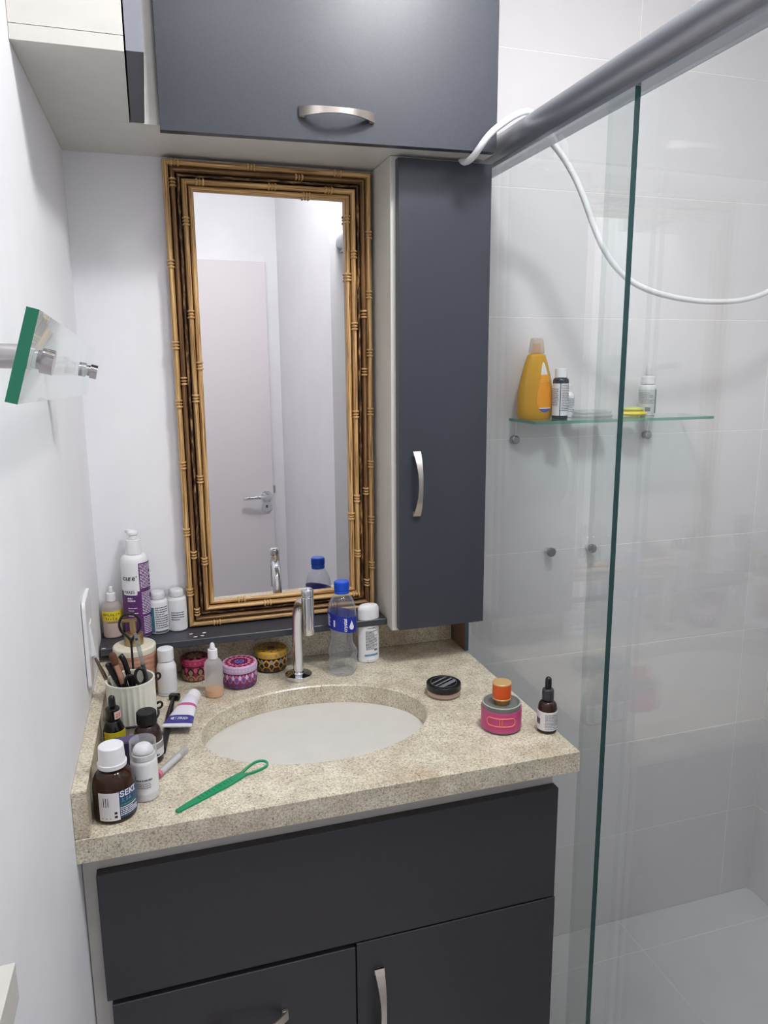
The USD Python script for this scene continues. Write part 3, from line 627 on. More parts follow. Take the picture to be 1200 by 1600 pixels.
# wire caddy
t = thing('wire_caddy', 'black wire caddy with loop handle holding the fluted cup and soap dispenser', 'caddy')
wr_ = .0021
stem = np.array([.0645, -.19, KT+.003])
lp = [stem, (.0645, -.19, 1.0), (.0645, -.19, 1.066)]
obj('stem', tube(lp, wr_, 10), BLACKM, t)
lo = spline([(.0645, -.19, 1.064), (.061, -.19, 1.075), (.0485, -.19, 1.090), (.0465, -.19, 1.107), (.056, -.19, 1.1205), (.070, -.19, 1.121), (.0815, -.19, 1.109), (.081, -.19, 1.092), (.070, -.19, 1.076), (.0645, -.19, 1.064)], 50)
obj('loop_handle', tube(lo, wr_*1.15, 10), BLACKM, t, smooth=True)
ringat = lambda x, y, z, r_: tube([(x+r_*math.cos(q), y+r_*math.sin(q), z) for q in np.linspace(0, 2*PI, 40, endpoint=False)], wr_, 8, closed=True)
obj('cup_ring', ringat(CX, CY, .9600, .0441), BLACKM, t, smooth=True); obj('dispenser_ring', ringat(.066, -.0985, .9600, .0441), BLACKM, t, smooth=True)
obj('base_bar', tube([(.0645, -.325, KT+.0024), (.0645, -.060, KT+.0024)], .0019, 8), BLACKM, t)
obj('ring_brace', [tube([(.0645, -.2375, .960), (.0645, -.143, .960)], wr_, 8)], BLACKM, t)
for z0 in (.9275, .986):
    sp = [(.1065+.0095*(1-.04*k)*math.cos(q), -.200, z0+.0125+.010*(1-.04*k)*math.sin(q)) for k, q in enumerate(np.linspace(-.9*PI, .95*PI, 20))]
    obj('side_scroll', tube([(.0645, -.193, z0+.004)]+sp, wr_, 8), BLACKM, t, smooth=True)

# soap dispenser
b = place('soap_dispenser', 'round wood-look soap dispenser with cream top and brass pump', 'soap dispenser', .0660, -.0985, KT+.0045)
obj('body', lathe(rnd([(0, 0), (.040, 0), (.0412, .002), (.0412, .083), (0, .083)], .001), 56), nm('pink_wood', [(.3, (150, 104, 82)), (.5, (196, 146, 120)), (.75, (214, 172, 146))], 1.0, .45, stretch=(40, 40, 260)), b)
obj('top', lathe(rnd([(0, .0832), (.0414, .0832), (.0416, .096), (.039, .0985), (0, .0995)], .003), 56), pm('cream_top', (232, 226, 206), .35), b)
BRASS = pm('brass', (178, 154, 112), .32, metallic=.75)
obj('collar', lathe(rnd([(0, .0998), (.0185, .0998), (.0185, .1215), (0, .1215)], .0015), 40), BRASS, b)
obj('stem', lathe([(0, .1215), (.0062, .1215), (.0062, .148), (0, .148)], 24), BRASS, b)
c_ = math.degrees(cam_angle(.066, -.0985))
obj('spout', T(R(hexa([(-.046, -.0028, .1475), (.008, -.005, .1465), (.008, .005, .1465), (-.046, .0028, .1475)], [(-.046, -.0028, .1505), (.008, -.005, .1515), (.008, .005, .1515), (-.046, .0028, .1505)]), 0, (0, 0, 1)), 0, 0, 0), BRASS, b)

# white jar
b = place('pill_jar', 'plain white plastic jar with screw cap between dispenser and toothpaste', 'jar', .1245, -.1218, KT)
obj('body', lathe(rnd([(0, 0), (.0185, 0), (.0194, .002), (.0194, .058), (.0155, .068), (.0140, .0705), (0, .0705)], .004), 40), WPLAST, b)
obj('cap', lathe(rnd([(0, .0708), (.0158, .0708), (.0156, .096), (0, .097)], .002), 40), WPLAST, b)
obj('base_line', patch(.0195, -PI, PI-.01, .006, .0066, .0002, 40), GRAYPRINT, b)

AMBER = pm('amber_glass', (70, 38, 16), .06, transmission_weight=.5, ior=1.45)
AMBERD = pm('dark_amber_glass', (54, 34, 32), .08, transmission_weight=.25, ior=1.45)
# black dropper bottle with yellow label
b = place('dropper_bottle', 'black dropper bottle with yellow label beside the side splash', 'dropper bottle', .0345, -.3597, KT)
b.SetCustomDataByKey('label', 'black dropper bottle with bright yellow label in front of the fluted cup')
obj('body', lathe(rnd([(0, 0), (.0168, 0), (.0178, .002), (.0178, .052), (.0135, .064), (.0100, .0705), (0, .0705)], .004), 40), pm('black_glass', (14, 12, 14), .06), b)
obj('label', patch(.0179, A(-60), A(78), .010, .0535), pm('yellow_label', (206, 190, 36), .4), b)
obj('collar', lathe(rnd([(0, .0708), (.0120, .0708), (.0116, .0905), (0, .092)], .0015), 32), BLACK, b)
obj('price_sticker', patch(.0121, A(10), A(80), .074, .087), pm('peach_sticker', (226, 196, 182), .5), b)
obj('sticker_digits', wrap(text('22', .006, .0003), .0128, A(40), .0805), pm('red_print', (170, 70, 60), .5), b)
obj('bulb', lathe(rnd([(0, .0925), (.0062, .0925), (.0056, .104), (.0052, .1105), (0, .1135)], .003), 24), BLACK, b)

# brown bottle black cap
b = place('brown_bottle', 'small brown medicine bottle with ribbed black screw cap', 'bottle', .0880, -.3838, KT)
obj('body', lathe(rnd([(0, 0), (.022, 0), (.0237, .002), (.0237, .044), (.020, .057), (.0140, .066), (0, .0665)], .006, 6), 48), AMBERD, b)
obj('label', patch(.0238, A(-10), A(120), .012, .038), LABELW, b); obj('fine_print', [dashes(.0241, A(0), A(88), .026, .036, 4, 31), dashes(.0241, A(30), A(50), .014, .018, 1, 33, .7)], DKPRINT, b)
obj('cap', [lathe(rnd([(0, .0668), (.0158, .0668), (.0156, .086), (.0148, .088), (0, .0885)], .0012), 40)]+[bx(-.0005, .0005, -.0163, -.0154, .068, .086).apply_transform(trimesh.transformations.rotation_matrix(k*2*PI/40, (0, 0, 1))) for k in range(40)], BLACKM, b)

# amber SEKI bottle
b = place('syrup_bottle', 'brown syrup bottle with white cap and blue label at the front left', 'medicine bottle', .0405, -.5285, KT)
obj('body', lathe(rnd([(0, 0), (.0285, 0), (.0302, .003), (.0302, .052), (.0265, .066), (.0165, .076), (0, .0765)], .010, 8), 56), AMBER, b)
obj('syrup', lathe([(0, .0035), (.0275, .0035), (.0275, .046), (0, .046)], 40), pm('dark_syrup', (38, 20, 10), .2), b)
r = .0303
L1 = obj('label', patch(r, A(8), A(100), .008, .050), pm('blue_card', (36, 74, 112), .45), b, label='blue printed label')
obj('side_label', patch(r+.0001, A(-46), A(10), .006, .049), LABELW, b, label='white batch label')
obj('lettering', wrap(text('SEKI', .0085, bold=True, centre=False), r+.0004, A(11), .041), WPRINT, L1)
obj('dose_lettering', wrap(text('3,54', .0055, centre=False), r+.0004, A(14), .0325), pm('blue_print', (110, 160, 200), .5), L1)
obj('green_line', dashes(r+.0004, A(14), A(60), .0265, .0295, 1, 44, .7), pm('green_print', (70, 150, 90), .5), L1)
obj('fine_print', [dashes(r+.0004, A(12), A(70), .011, .0255, 5, 41, .45)], WPRINT, L1)
obj('batch_print', [patch(r+.0006, A(-32+6*k), A(-30.4+6*k), .028, .042, .0002, 2) for k in range(3)]+[patch(r+.0006, A(-4), A(3), .010+k*.006, .0135+k*.006, .0002, 2) for k in range(2)]+[patch(r+.0006, A(-38+k*11), A(-36+k*11), .009, .0105, .0002, 2) for k in range(3)], DKPRINT, b)
obj('cap', lathe(rnd([(0, .0768), (.0204, .0768), (.0204, .0815), (.0190, .0825), (.0178, .1085), (.0160, .1098), (0, .1100)], .002), 48), WPLAST, b)
obj('cap_ring', lathe(rnd([(.0190, .0815), (.0207, .0815), (.0207, .0845), (.0190, .0845)], .0008), 48), WPLAST, b)

# spray with clear cap
b = place('spray_bottle', 'white airless bottle with tall clear cap between syrup bottle and syringe', 'bottle', .0830, -.4945, KT)
obj('body', lathe(rnd([(0, 0), (.0190, 0), (.0200, .002), (.0200, .060), (.0190, .063), (.0160, .064), (0, .064)], .002), 44), WPLAST, b)
obj('shoulder', lathe(rnd([(0, .0642), (.0175, .0642), (.0172, .073), (0, .0735)], .0015), 40), WPLAST2, b)
obj('pump_head', lathe(rnd([(0, .0737), (.0158, .0737), (.0152, .079), (.0105, .0855), (0, .087)], .003), 36), WPLAST, b)
obj('clear_cap', lathe([(.0199, .0632), (.0197, .0925), (.0185, .0945), (0, .0950), (0, .0942), (.0180, .0936), (.0190, .092), (.0191, .0632)], 44), CLEARCAP, b)
obj('base_rim', lathe([(.0185, .0), (.0206, .0), (.0208, .012), (.0203, .0125), (.0202, .002), (.0185, .002)], 44), CLEARCAP, b)
obj('fine_print', [dashes(.0201, A(-40), A(30), .034, .038, 1, 51, .6), dashes(.0201, A(-36), A(22), .022, .032, 3, 52, .25)], GRAYPRINT, b)

# purple box behind
b = thing('purple_box', 'small dark purple box lying behind the syrup bottle', 'box', (.056, -.4205, KT+.0003), 4)
obj('sleeve', bx(-.019, .019, -.011, .011, 0, .060, .0012), pm('purple_card', (46, 38, 70), .45), b)
obj('flap', bx(-.0185, .0185, -.0105, .0105, .0602, .0612), pm('purple_card_light', (84, 72, 112), .5), b)

# syringe tube
t = thing('oral_syringe', 'clear plastic syringe with pink tip lying beside the spray bottle', 'syringe')
p0, p1 = np.array([.1010, -.4510, KT+.0066]), np.array([.1475, -.3800, KT+.0066])
obj('barrel', tube([lerp(p0, p1, .06), p1], .0062, 20), pane('syringe_clear', (.88, .88, .89), 1.4, haze=((225, 225, 228), .40)), t, smooth=40)
obj('plunger', tube([lerp(p0, p1, .10), lerp(p0, p1, .75)], .0046, 16), WPLAST, t); obj('tip', tube([p0, lerp(p0, p1, .07)], [.0058, .0062], 18), pm('pink_tip', (214, 120, 136), .4), t)

# razor (black) under toothpaste, toothpaste tube
t = thing('razor', 'black razor lying beneath the toothpaste tube', 'razor')
obj('handle', tube(spline([(.1345, -.167, KT+.0085), (.128, -.21, KT+.007), (.120, -.28, KT+.0065), (.113, -.345, KT+.0065), (.109, -.375, KT+.0068)], 30), np.r_[np.linspace(.0035, .006, 10), np.full(20, .0062)], 12), BLACK, t, smooth=True)
obj('head', R(bx(-.0105, .0105, -.006, .006, -.006, .006, .002), -20, (0, 0, 1)).apply_translation((.1365, -.160, KT+.0075)), BLACK, t)
t = thing('toothpaste_tube', 'squeezed white and purple toothpaste tube with white flip cap', 'toothpaste')
c0, c1 = np.array([.1345, -.310, KT+.0165]), np.array([.1655, -.205, KT+.0145])
ax = (c1-c0)/np.linalg.norm(c1-c0); sd = np.cross(ax, [0, 0, 1]); sd /= np.linalg.norm(sd); upv = np.cross(sd, ax)
def loft(ts, seg=40):
    V, F = [], []
    for tt in ts:
        w = .0275*(1-tt)+.0150*tt; h = max(.0012, .0125*min(1, tt*1.15)**.8)
        for k in range(seg):
            q = 2*PI*k/seg; cs, sn = math.cos(q), math.sin(q); e_ = 2/(2+1.5*(1-tt))
            V.append(lerp(c0, c1, tt)+sd*w*np.sign(cs)*abs(cs)**e_+upv*h*np.sign(sn)*abs(sn)**e_)
    n = len(ts)
    for i_ in range(n-1):
        for k in range(seg):
            a_, b_ = i_*seg+k, i_*seg+(k+1) % seg; F += [(a_, b_, b_+seg), (a_, b_+seg, a_+seg)]
    for i_, fl_ in ((0, 1), (n-1, 0)):
        V.append(lerp(c0, c1, ts[i_])); c = len(V)-1
        for k in range(seg): F.append((c, i_*seg+k, i_*seg+(k+1) % seg) if not fl_ else (c, i_*seg+(k+1) % seg, i_*seg+k))
    m = trimesh.Trimesh(V, F, process=False); trimesh.repair.fix_normals(m); return m
PEARL = pm('pearl_white', (224, 222, 232), .3); VIOLET = pm('violet_print', (62, 56, 138), .3); PINKP = pm('magenta_print', (190, 86, 140), .3)
obj('crimp', loft([0, .04, .09]), PEARL, t, smooth=40); vb = obj('violet_band', loft([.09, .2, .33]), VIOLET, t, smooth=50)
obj('body', loft([.33, .5, .64]), PEARL, t, smooth=50); obj('magenta_band', loft([.64, .68, .72]), PINKP, t, smooth=50); obj('shoulder', loft([.72, .85, .96, 1.0]), PEARL, t, smooth=50)
def flat_to(m, tt, lift):
    """lay flat lettering (x right, y up, z out) on the tube's upper face, reading from the cap side"""
    V = np.array(m.vertices); o_ = lerp(c0, c1, tt); h = .0125*min(1, tt*1.15)**.8
    return trimesh.Trimesh(o_+np.outer(V[:, 0], -sd)+np.outer(V[:, 1], -ax)+np.outer(V[:, 2], upv)+upv*(h+lift), m.faces, process=False)
if np.dot(np.cross(-sd, -ax), upv) < 0: pass
obj('lettering', flat_to(text('Oral-B', .0068, .0006, True), .215, .0006), WPRINT, vb)
oval = affinity.scale(Point(0, 0).buffer(1, 24), .0165, .0072); obj('oval_outline', flat_to(poly(oval.difference(oval.buffer(-.0006)), .0004), .215, .0006), pm('lilac_line', (150, 150, 214), .4), vb)
cc = c1+ax*.001
obj('cap', cat([tube([cc, cc+ax*.002, cc+ax*.024, cc+ax*.026], [.0125, .0135, .0140, .0125], 32)]), WPLAST, t, smooth=40)

# ------------------------------------------------------------------ dropper with amber liquid
b = place('squeeze_dropper', 'translucent white dropper bottle with amber liquid left of the purple tin', 'dropper bottle', .2140, -.1610, KT)
obj('body', lathe(rnd([(0, 0), (.0165, 0), (.0180, .002), (.0180, .068), (.0135, .0755), (.0085, .0785), (0, .0785)], .005, 6), 44), pane('milky_plastic', (.95, .95, .96), 1.4, rough=.15, haze=((244, 243, 244), .45)), b)
obj('contents', lathe([(0, .0015), (.0166, .0015), (.0168, .0145), (0, .0145)], 36), pm('honey', (236, 164, 66), .3), b, label='amber liquid')
obj('cap', lathe(rnd([(0, .0788), (.0098, .0788), (.0095, .0975), (0, .0985)], .001), 36), WPLAST, b)
obj('nozzle', lathe(rnd([(0, .0987), (.0058, .0987), (.0044, .107), (.003, .1105), (0, .1112)], .001), 24), WPLAST, b)

# ------------------------------------------------------------------ painted tins
def tin(loc, label, r, h, base, lidc, cols, n, seed):
    b = place('candle_tin', label, 'tin', *loc, group=None)
    rb = r*.985; hl = h*.70
    prof = rnd([(0, 0), (r*.80, 0), (r*.93, h*.10), (rb*1.0, h*.34), (rb*.985, hl-.001), (0, hl-.001)], .004, 5)
    obj('body', lathe(prof, 64), base, b, smooth=40)
    ld = obj('lid', lathe(rnd([(0, hl), (r*1.0, hl), (r*1.012, hl+.002), (r*1.0, h-.002), (r*.97, h), (0, h)], .0012), 64), lidc, b)
    bR = lambda z: np.interp(z, [0, h*.10, h*.34, hl], [r*.80, r*.93, rb, rb*.985])
    def ringof(p, z, k, off=0, shift=.5):
        out = []
        for i_ in range(k):
            m = poly(p, .0004); m = m.subdivide_to_size(.004); V = np.array(m.vertices); zz = z+V[:, 1]
            out.append(trimesh.Trimesh(around(bR(zz)+.0003+V[:, 2]+off, (i_+shift)*2*PI/k+V[:, 0]/r, zz), m.faces, process=False))
        return cat(out)
    s = 2*PI*r/n
    pet = lambda w, hh: Polygon([(0, hh), (w*.35, hh*.45), (w*.5, 0), (w*.3, -hh*.7), (0, -hh), (-w*.3, -hh*.7), (-w*.5, 0), (-w*.35, hh*.45)])
    arc = lambda R_, t_: Point(0, 0).buffer(R_, 8).difference(Point(0, 0).buffer(R_-t_, 8)).intersection(sbox(-1, -R_*.2, 1, 1))
    obj('petal_print', ringof(pet(s*.86, h*.20), h*.48, n), cols[0], b); obj('petal_heart', ringof(pet(s*.50, h*.13), h*.46, n, .0003), cols[1], b)
    obj('drop_print', ringof(pet(s*.42, h*.12), h*.56, n, .0001, 0), cols[2], b)
    obj('scallop_print', ringof(arc(s*.50, s*.14), h*.13, n), cols[3], b); obj('scallop_heart', ringof(Point(0, 0).buffer(s*.22, 6), h*.14, n, 0), cols[1], b)
    obj('rim_print', [wrap(poly(Point(0, 0).buffer(r*.07, 5)), r*1.012, i_*2*PI/(n*2), (hl+h)/2) for i_ in range(n*2)], cols[2], ld)
    rose_ = []
    def flower(k, rad, w, l, rot=0): return [T(poly(affinity.rotate(affinity.translate(pet(w, l), 0, rad), (i_+rot)*360/k, origin=(0, 0)), .0004), 0, 0, h) for i_ in range(k)]
    obj('lid_petals', flower(n, r*.74, r*.36, r*.18), cols[0], ld); obj('lid_inner_petals', flower(n, r*.42, r*.20, r*.17, .5), cols[3], ld); obj('lid_heart', flower(8, r*.17, r*.13, r*.14)+flower(n, r*.74, r*.16, r*.10), cols[1], ld)
    return b
c = lambda n_, rgb: pm('print_'+n_, rgb, .35)
tin((.1830, -.0615, KT), 'round crimson patterned tin at the back behind the dropper bottle', .0290, .0490, pm('tin_crimson', (150, 44, 78), .3), pm('tin_crimson_lid', (170, 58, 92), .3), [c('black', (36, 26, 32)), c('olive', (150, 132, 92)), c('pink', (206, 84, 124)), c('sand', (168, 140, 96))], 9, 1)
tin((.2690, -.1229, KT), 'round purple and pink mandala patterned tin in the middle', .0359, .0495, pm('tin_purple', (112, 62, 112), .3), pm('tin_lilac_lid', (200, 172, 202), .3), [c('rose', (214, 96, 130)), c('blue', (70, 82, 150)), c('lilac', (206, 190, 220)), c('wine', (120, 34, 76))], 16, 2)
tin((.3440, -.0595, KT), 'round yellow and black patterned tin left of the faucet', .0350, .0470, pm('tin_black', (48, 40, 32), .3), pm('tin_yellow_lid', (214, 164, 60), .3), [c('gold', (214, 164, 66)), c('brown', (70, 48, 38)), c('grey', (150, 150, 146)), c('ochre', (160, 120, 62))], 10, 3)

# ------------------------------------------------------------------ right group
b = place('powder_jar', 'flat loose powder jar with black lid at the sink right side', 'cosmetic jar', .6524, -.2986, KT)
obj('jar', lathe([(0, 0), (.0325, 0), (.0338, .002), (.0338, .0165), (.0328, .0165), (.0325, .003), (0, .003)], 56), pane('powder_clear', (.95, .94, .93), 1.45, haze=((236, 226, 220), .18)), b)
obj('powder', lathe([(0, .0032), (.0318, .0032), (.0318, .0105), (0, .0105)], 48), pm('peach_powder', (226, 192, 170), .8), b)
ld = obj('lid', lathe(rnd([(0, .0125), (.0345, .0125), (.0345, .0245), (.0330, .0255), (0, .0255)], .001), 56), BLACK, b)
disk = Point(0, 0).buffer(.0255, 24); gl = [disk.intersection(affinity.rotate(sbox(-.03, y0_, .03, y1_), 52, origin=(0, 0))) for y0_, y1_ in ((.010, .014), (-.002, .002), (-.016, -.007))]
ringp = Point(0, 0).buffer(.0265, 24).difference(Point(0, 0).buffer(.0258, 24))
obj('lid_lettering', [T(poly(p_, .0002), 0, 0, .0256) for p_ in gl]+[T(poly(ringp, .0002), 0, 0, .0256)], pm('lid_silver', (120, 124, 130), .35), ld)

b = place('perfume_bottle', 'round pink perfume bottle with orange cap on the right of the worktop', 'perfume', .7005, -.4593, KT)
PINK = pm('pink_leather', (196, 74, 130), .4); r = .0362
obj('glass', lathe(rnd([(0, 0), (.0340, 0), (.0352, .003), (.0352, .0455), (.0345, .0495), (.0315, .0505), (.029, .0465), (0, .0455)], .002), 64), pm('smoke_glass', (156, 160, 156), .06, transmission_weight=.55, ior=1.45), b)
obj('glass_rim', tube([(.0338*math.cos(q), .0338*math.sin(q), .0494) for q in np.linspace(0, 2*PI, 64, endpoint=False)], .0013, 8, closed=True), pm('rim_glass', (176, 178, 176), .06), b, smooth=True)
bd = obj('band', patch(.0353, -PI, PI-.0001, .004, .0415, .0012, 72), PINK, b, label='pink band around the glass')
GOLDR = pm('rose_gold', (244, 132, 112), .25, metallic=.3)
def wl_(pts):
    q = np.array(pts); d = np.r_[0, np.cumsum(np.hypot(*np.diff(q, axis=0).T))]; u = np.linspace(0, d[-1], 40)
    return tube([around(.0368, x_/r, z_) for x_, z_ in zip(np.interp(u, d, q[:, 0]), np.interp(u, d, q[:, 1]))], .0011, 8)
def cshape(x0, x1, s): # stadium half open
    zc, hh, rr_ = .0245, .0075, .0065; pts = []
    for q in np.linspace(PI/2, 3*PI/2, 14): pts.append((x0+rr_+rr_*math.cos(q), zc+hh*math.sin(q)))
    pts = [(x1, zc+hh)]+pts+[(x1, zc-hh)]; return [(s*x_, z_) for x_, z_ in pts]
obj('monogram', [wl_(cshape(-.0265, -.002, 1)), wl_(cshape(-.0265, -.002, -1)), wl_([(-.002, .017), (-.002, .032)]), wl_([(.002, .017), (.002, .032)]), wl_([(-.002, .032), (.002, .032)]), wl_([(-.002, .017), (.002, .017)])], GOLDR, bd, smooth=True)
obj('neck', lathe([(0, .046), (.0125, .046), (.0125, .0560), (0, .0560)], 32), pm('amber_metal', (190, 150, 90), .25, metallic=.8), b)
cp = obj('cap', lathe(rnd([(0, .0562), (.0168, .0562), (.0168, .0835), (0, .0835)], .001), 48), pm('orange_cap', (222, 88, 22), .3), b)
GOLD = pm('gold_trim', (236, 192, 132), .28, metallic=.5)
obj('top_trim', lathe(rnd([(0, .0836), (.0172, .0836), (.0172, .0868), (.0155, .0872), (0, .0868)], .0008), 48), GOLD, cp); obj('bottom_trim', lathe(rnd([(.0160, .0560), (.0173, .0560), (.0173, .0588), (.0160, .0588)], .0005), 48), GOLD, cp)

b = place('serum_bottle', 'brown serum dropper bottle with white label at the worktop right edge', 'dropper bottle', .7725, -.4977, KT)
obj('body', lathe(rnd([(0, 0), (.0160, 0), (.0172, .002), (.0172, .046), (.0150, .054), (.0095, .059), (0, .0595)], .005, 6), 44), pm('serum_amber', (62, 36, 24), .05, transmission_weight=.4, ior=1.45), b)
lb_ = obj('label', patch(.0173, A(-88), A(88), .0065, .0415), LABELW, b); obj('fine_print', dashes(.0176, A(-10), A(84), .009, .038, 10, 61, .35), GRAYPRINT, lb_)
obj('grey_mark', patch(.0175, A(-86), A(-42), .017, .028, .0005), pm('grey_mark', (96, 104, 108), .5), lb_)
obj('collar', [lathe(rnd([(0, .0598), (.0106, .0598), (.0104, .078), (.0085, .081), (0, .0812)], .0012), 36)], pm('slate_collar', (52, 53, 58), .3), b)
obj('bulb', lathe(rnd([(0, .0815), (.0058, .0815), (.0056, .094), (.0052, .1005), (0, .1035)], .003), 24), BLACK, b)

# tongue scraper
t = thing('tongue_scraper', 'translucent green plastic tongue scraper lying on the worktop front', 'tongue scraper', (.2005, -.5035, KT+.0003), math.degrees(math.atan2(.1015, .1455)))
hl_ = Polygon([(-.090, -.0028), (-.0895, .0028), (-.060, .0050), (-.020, .0068), (.006, .0078), (.026, .0068), (.040, .0060), (.040, -.0060), (.026, -.0068), (.006, -.0078), (-.020, -.0068), (-.060, -.0050)]).buffer(.0012)
lp_ = Polygon([(x_, y_) for x_, y_ in spline([(.034, 0, 0), (.046, .0085, 0), (.066, .0135, 0), (.083, .0115, 0), (.090, 0, 0), (.083, -.0115, 0), (.066, -.0135, 0), (.046, -.0085, 0)], 48, True)[:, :2]])
shape = hl_.union(lp_).difference(lp_.buffer(-.0036))
GREEN = pm('green_plastic', (8, 158, 104), .3, transmission_weight=.2, subsurface_weight=.0)
obj('body', bevel_extrude(shape.simplify(.0001), 0, .0034, .0007), GREEN, t, smooth=30)
obj('grip_ridges', [hexa([(x_, -.004, .0034), (x_+.0016, -.004, .0034), (x_+.0016, .004, .0034), (x_, .004, .0034)], [(x_+.0004, -.0034, .0042), (x_+.0012, -.0034, .0042), (x_+.0012, .0034, .0042), (x_+.0004, .0034, .0042)]) for x_ in np.arange(-.05, .02, .007)], GREEN, t)

# ------------------------------------------------------------------ shower shelf and its things
GZ = 1.4500
sp_ = thing('shower_shelf', 'small clear glass shelf with greenish edge on the tiled shower wall', 'shelf', (0, 0, GZ))
x0, x1, y0, y1 = .932, 1.405, -.128, -.0015
obj('glass', bx(x0, x1, y0, y1, -.0065, 0), pane('shelf_pane', (.88, .955, .925), 1.5), sp_, smooth=False)
GE2 = pane('shelf_edge_pale', (.66, .86, .79), 1.5, haze=((160, 210, 192), .45))
obj('front_edge', bx(x0, x1, y0-.0008, y0, -.0065, 0), GE2, sp_); obj('side_edge', bx(x0-.0008, x0, y0, y1, -.0065, 0), GE2, sp_); obj('side_edge', bx(x1, x1+.0008, y0, y1, -.0065, 0), GE2, sp_)
for x_ in (.9445, 1.310):
    br = obj('bracket', [R(lathe(rnd([(0, .0), (.0105, 0), (.0105, .014), (.007, .016), (0, .016)], .0015), 28), 90, (1, 0, 0)).apply_translation((x_, -.0005, 1.3985-GZ))], KNOB, sp_)
    obj('rod', cylbetween((x_, -.010, 1.3985-GZ+.008), (x_, -.010, -.0068), .0016, 10), CHROME, br)
def peg(x_, label):
    t = thing('wall_peg', label, 'peg', (x_, -.0005, 1.1205))
    obj('stem', R(lathe([(0, 0), (.0075, 0), (.0075, .016), (0, .016)], 24), 90, (1, 0, 0)), CHROME, t); obj('knob', T(R(lathe(rnd([(0, 0), (.0115, 0), (.0115, .009), (0, .0095)], .002), 28), 90, (1, 0, 0)), 0, -.0162, 0), KNOB, t)
peg(1.045, 'left chrome peg low on the shower wall tiles'); peg(1.160, 'right chrome peg low on the shower wall, seen through the glass edge')
# shampoo
b = place('shampoo_bottle', 'amber yellow shampoo bottle with clear cap on the shower shelf', 'shampoo', .9760, -.0420, GZ, front=10)
sv = lambda m: S(m, 1, .62, 1)
pr_ = spline([(r_, 0, z_) for r_, z_ in [(.040, .0), (.0465, .012), (.0475, .035), (.0440, .070), (.036, .105), (.0275, .132), (.0225, .1445)]], 40)
obj('body', sv(lathe([(0, 0)]+[(r_, z_) for r_, _, z_ in pr_]+[(.014, .1475), (0, .1475)], 56)), pm('amber_shampoo', (246, 188, 46), .18, transmission_weight=.35, ior=1.4), b, smooth=50)
obj('cap', sv(lathe(rnd([(0, .1478), (.0212, .1478), (.0165, .178), (.0145, .1815), (0, .182)], .002), 40)), pane('cap_clear', (.9, .88, .85), 1.45, haze=((236, 228, 218), .45)), b)
obj('neck', sv(lathe([(0, .148), (.012, .148), (.010, .170), (0, .170)], 28)), pm('orange_neck', (238, 170, 90), .4), b)
def bodyr(z): return np.interp(z, [p_[2] for p_ in pr_], [p_[0] for p_ in pr_])
def on_body(p, t_=.0006, dx=.006):
    m = poly(p, t_).subdivide_to_size(.006); V = np.array(m.vertices); xx, zz = V[:, 0]+dx, V[:, 1]; rr_ = bodyr(zz); y_ = -.62*np.sqrt(np.maximum(rr_**2-xx**2, 1e-8))-V[:, 2]-.0003
    return trimesh.Trimesh(np.c_[xx, y_, zz], m.faces, process=False)
lf = Polygon([(x_, y_) for x_, y_ in spline([(0, .128, 0), (.012, .095, 0), (.022, .055, 0), (.019, .026, 0), (0, .0155, 0), (-.019, .026, 0), (-.022, .055, 0), (-.012, .095, 0)], 48, True)[:, :2]])
lab = obj('label', on_body(lf.intersection(sbox(-1, .026, 1, .100))), pm('orange_label', (246, 160, 34), .4), b, label='orange leaf shaped label')
obj('label_top', on_body(lf.intersection(sbox(-1, .100, 1, 1))), LABELW, lab); obj('label_base', on_body(lf.intersection(sbox(-1, 0, 1, .0235))), pm('violet_blue', (84, 84, 176), .4), lab)
obj('label_line', on_body(lf.intersection(sbox(-1, .0235, 1, .026))), LABELW, lab)
obj('fine_print', [on_body(lf.intersection(sbox(-1, z_, 1, z_+.0012)).buffer(-.0002), .0010) for z_ in (.088, .084)], pm('pale_orange', (250, 206, 130), .5), lab)
# dark capped bottle
b = place('tonic_bottle', 'dark bottle with white label and white cap beside the shampoo', 'bottle', 1.0240, -.0720, GZ)
obj('body', lathe(rnd([(0, 0), (.0170, 0), (.0178, .002), (.0178, .088), (.0150, .0925), (0, .0925)], .003), 40), pm('dark_bottle', (48, 54, 62), .25), b)
obj('label', [patch(.0179, A(-80), A(-3), .008, .080), patch(.0179, A(3), A(85), .008, .080)], LABELW, b); obj('fine_print', [dashes(.0183, A(10), A(78), .018, .078, 16, 71, .4), dashes(.0183, A(-70), A(-12), .03, .070, 9, 72, .4)], GRAYPRINT, b)
obj('cap', lathe(rnd([(0, .0928), (.0138, .0928), (.0136, .1135), (0, .1145)], .0015), 36), WPLAST, b)
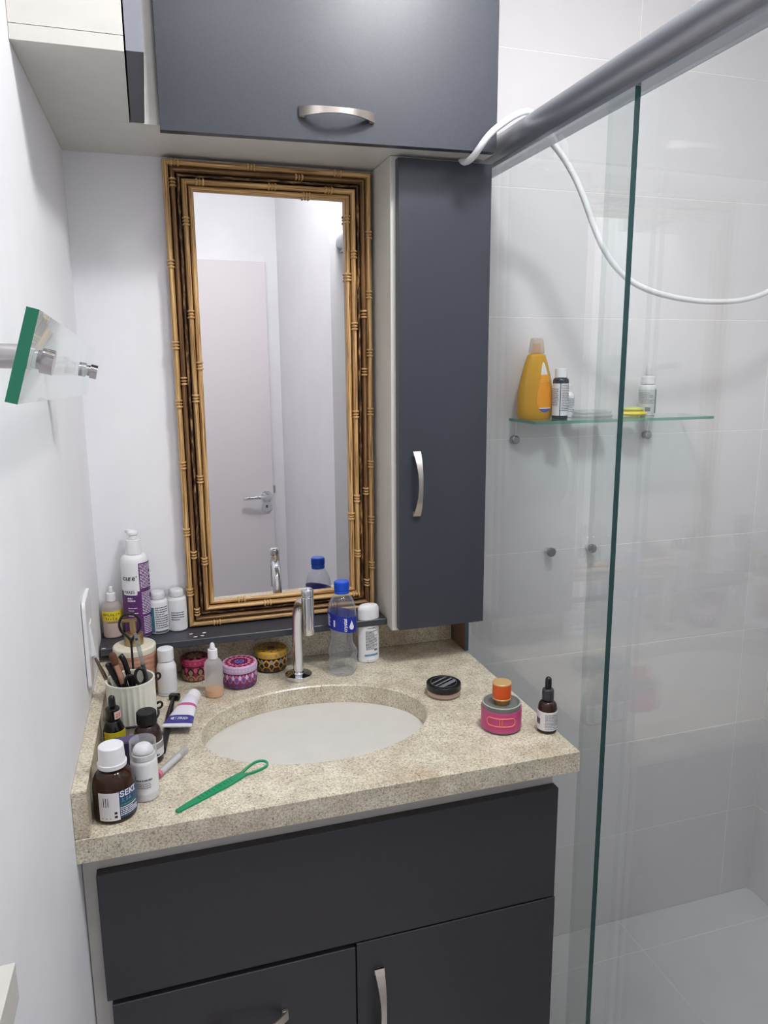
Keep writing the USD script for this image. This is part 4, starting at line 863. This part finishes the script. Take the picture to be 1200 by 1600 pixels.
# white bottle behind
b = place('white_tube', 'small white pump bottle partly hidden behind the dark bottle', 'bottle', 1.0730, -.0280, GZ)
obj('body', lathe(rnd([(0, 0), (.0125, 0), (.0130, .002), (.0130, .050), (.008, .060), (0, .0605)], .003), 32), WPLAST, b); obj('pump', lathe(rnd([(0, .0608), (.0050, .0608), (.0050, .074), (.0035, .075), (.0035, .090), (0, .091)], .0008), 24), WPLAST, b)
obj('fine_print', dashes(.0131, A(-10), A(70), .012, .045, 8, 75, .35), GRAYPRINT, b)
# soap case
b = thing('soap_case', 'pale grey translucent soap case on the shower shelf', 'soap dish', (1.1180, -.0550, GZ+.0003), 4)
obj('tray', bx(-.044, .044, -.026, .026, 0, .008, .003), pane('case_clear', (.92, .93, .94), 1.4, haze=((222, 224, 226), .45)), b); obj('lid', bx(-.043, .043, -.025, .025, .0085, .017, .004), pane('case_lid', (.93, .94, .95), 1.4, haze=((226, 228, 230), .4)), b)
# yellow scrubber
b = thing('yellow_sponge', 'bright yellow shower sponge on the glass shelf by the foam bottle', 'sponge', (1.2310, -.0600, GZ+.0003), 8)
YEL = nm('yellow_foam', [(.3, (226, 206, 40)), (.7, (240, 224, 74))], 400, .8, bump=.6)
obj('pad', S(trimesh.creation.icosphere(4, 1.0), .034, .026, .0065).apply_translation((0, 0, .0065)), YEL, b, smooth=True); obj('scrub_layer', S(trimesh.creation.icosphere(4, 1.0), .027, .020, .006).apply_translation((.001, .004, .0165)), nm('lime_foam', [(.3, (190, 196, 90)), (.7, (214, 216, 120))], 500, .8, bump=.6), b, smooth=True)
# foam bottle
b = place('foam_bottle', 'white foam pump bottle at the right end of the shower shelf', 'bottle', 1.2790, -.0430, GZ)
obj('body', lathe(rnd([(0, 0), (.0185, 0), (.0196, .002), (.0196, .066), (.0165, .074), (0, .0745)], .003), 40), WPLAST2, b)
obj('label', patch(.0197, A(-80), A(60), .004, .062), pm('grey_label', (198, 199, 202), .5), b); obj('green_edge', patch(.0197, A(60), A(84), .006, .062), pm('green_strip', (50, 110, 80), .5), b)
obj('fine_print', [dashes(.0200, A(-60), A(50), .028, .056, 8, 81, .4), patch(.0200, A(-10), A(24), .010, .020, .0003)], GRAYPRINT, b)
obj('collar', lathe(rnd([(0, .0748), (.0168, .0748), (.0165, .091), (.012, .095), (0, .0955)], .0015), 36), WPLAST, b)
obj('pump', [lathe(rnd([(0, .0957), (.0078, .0957), (.0075, .113), (.006, .1205), (0, .121)], .002), 28)], WPLAST, b)
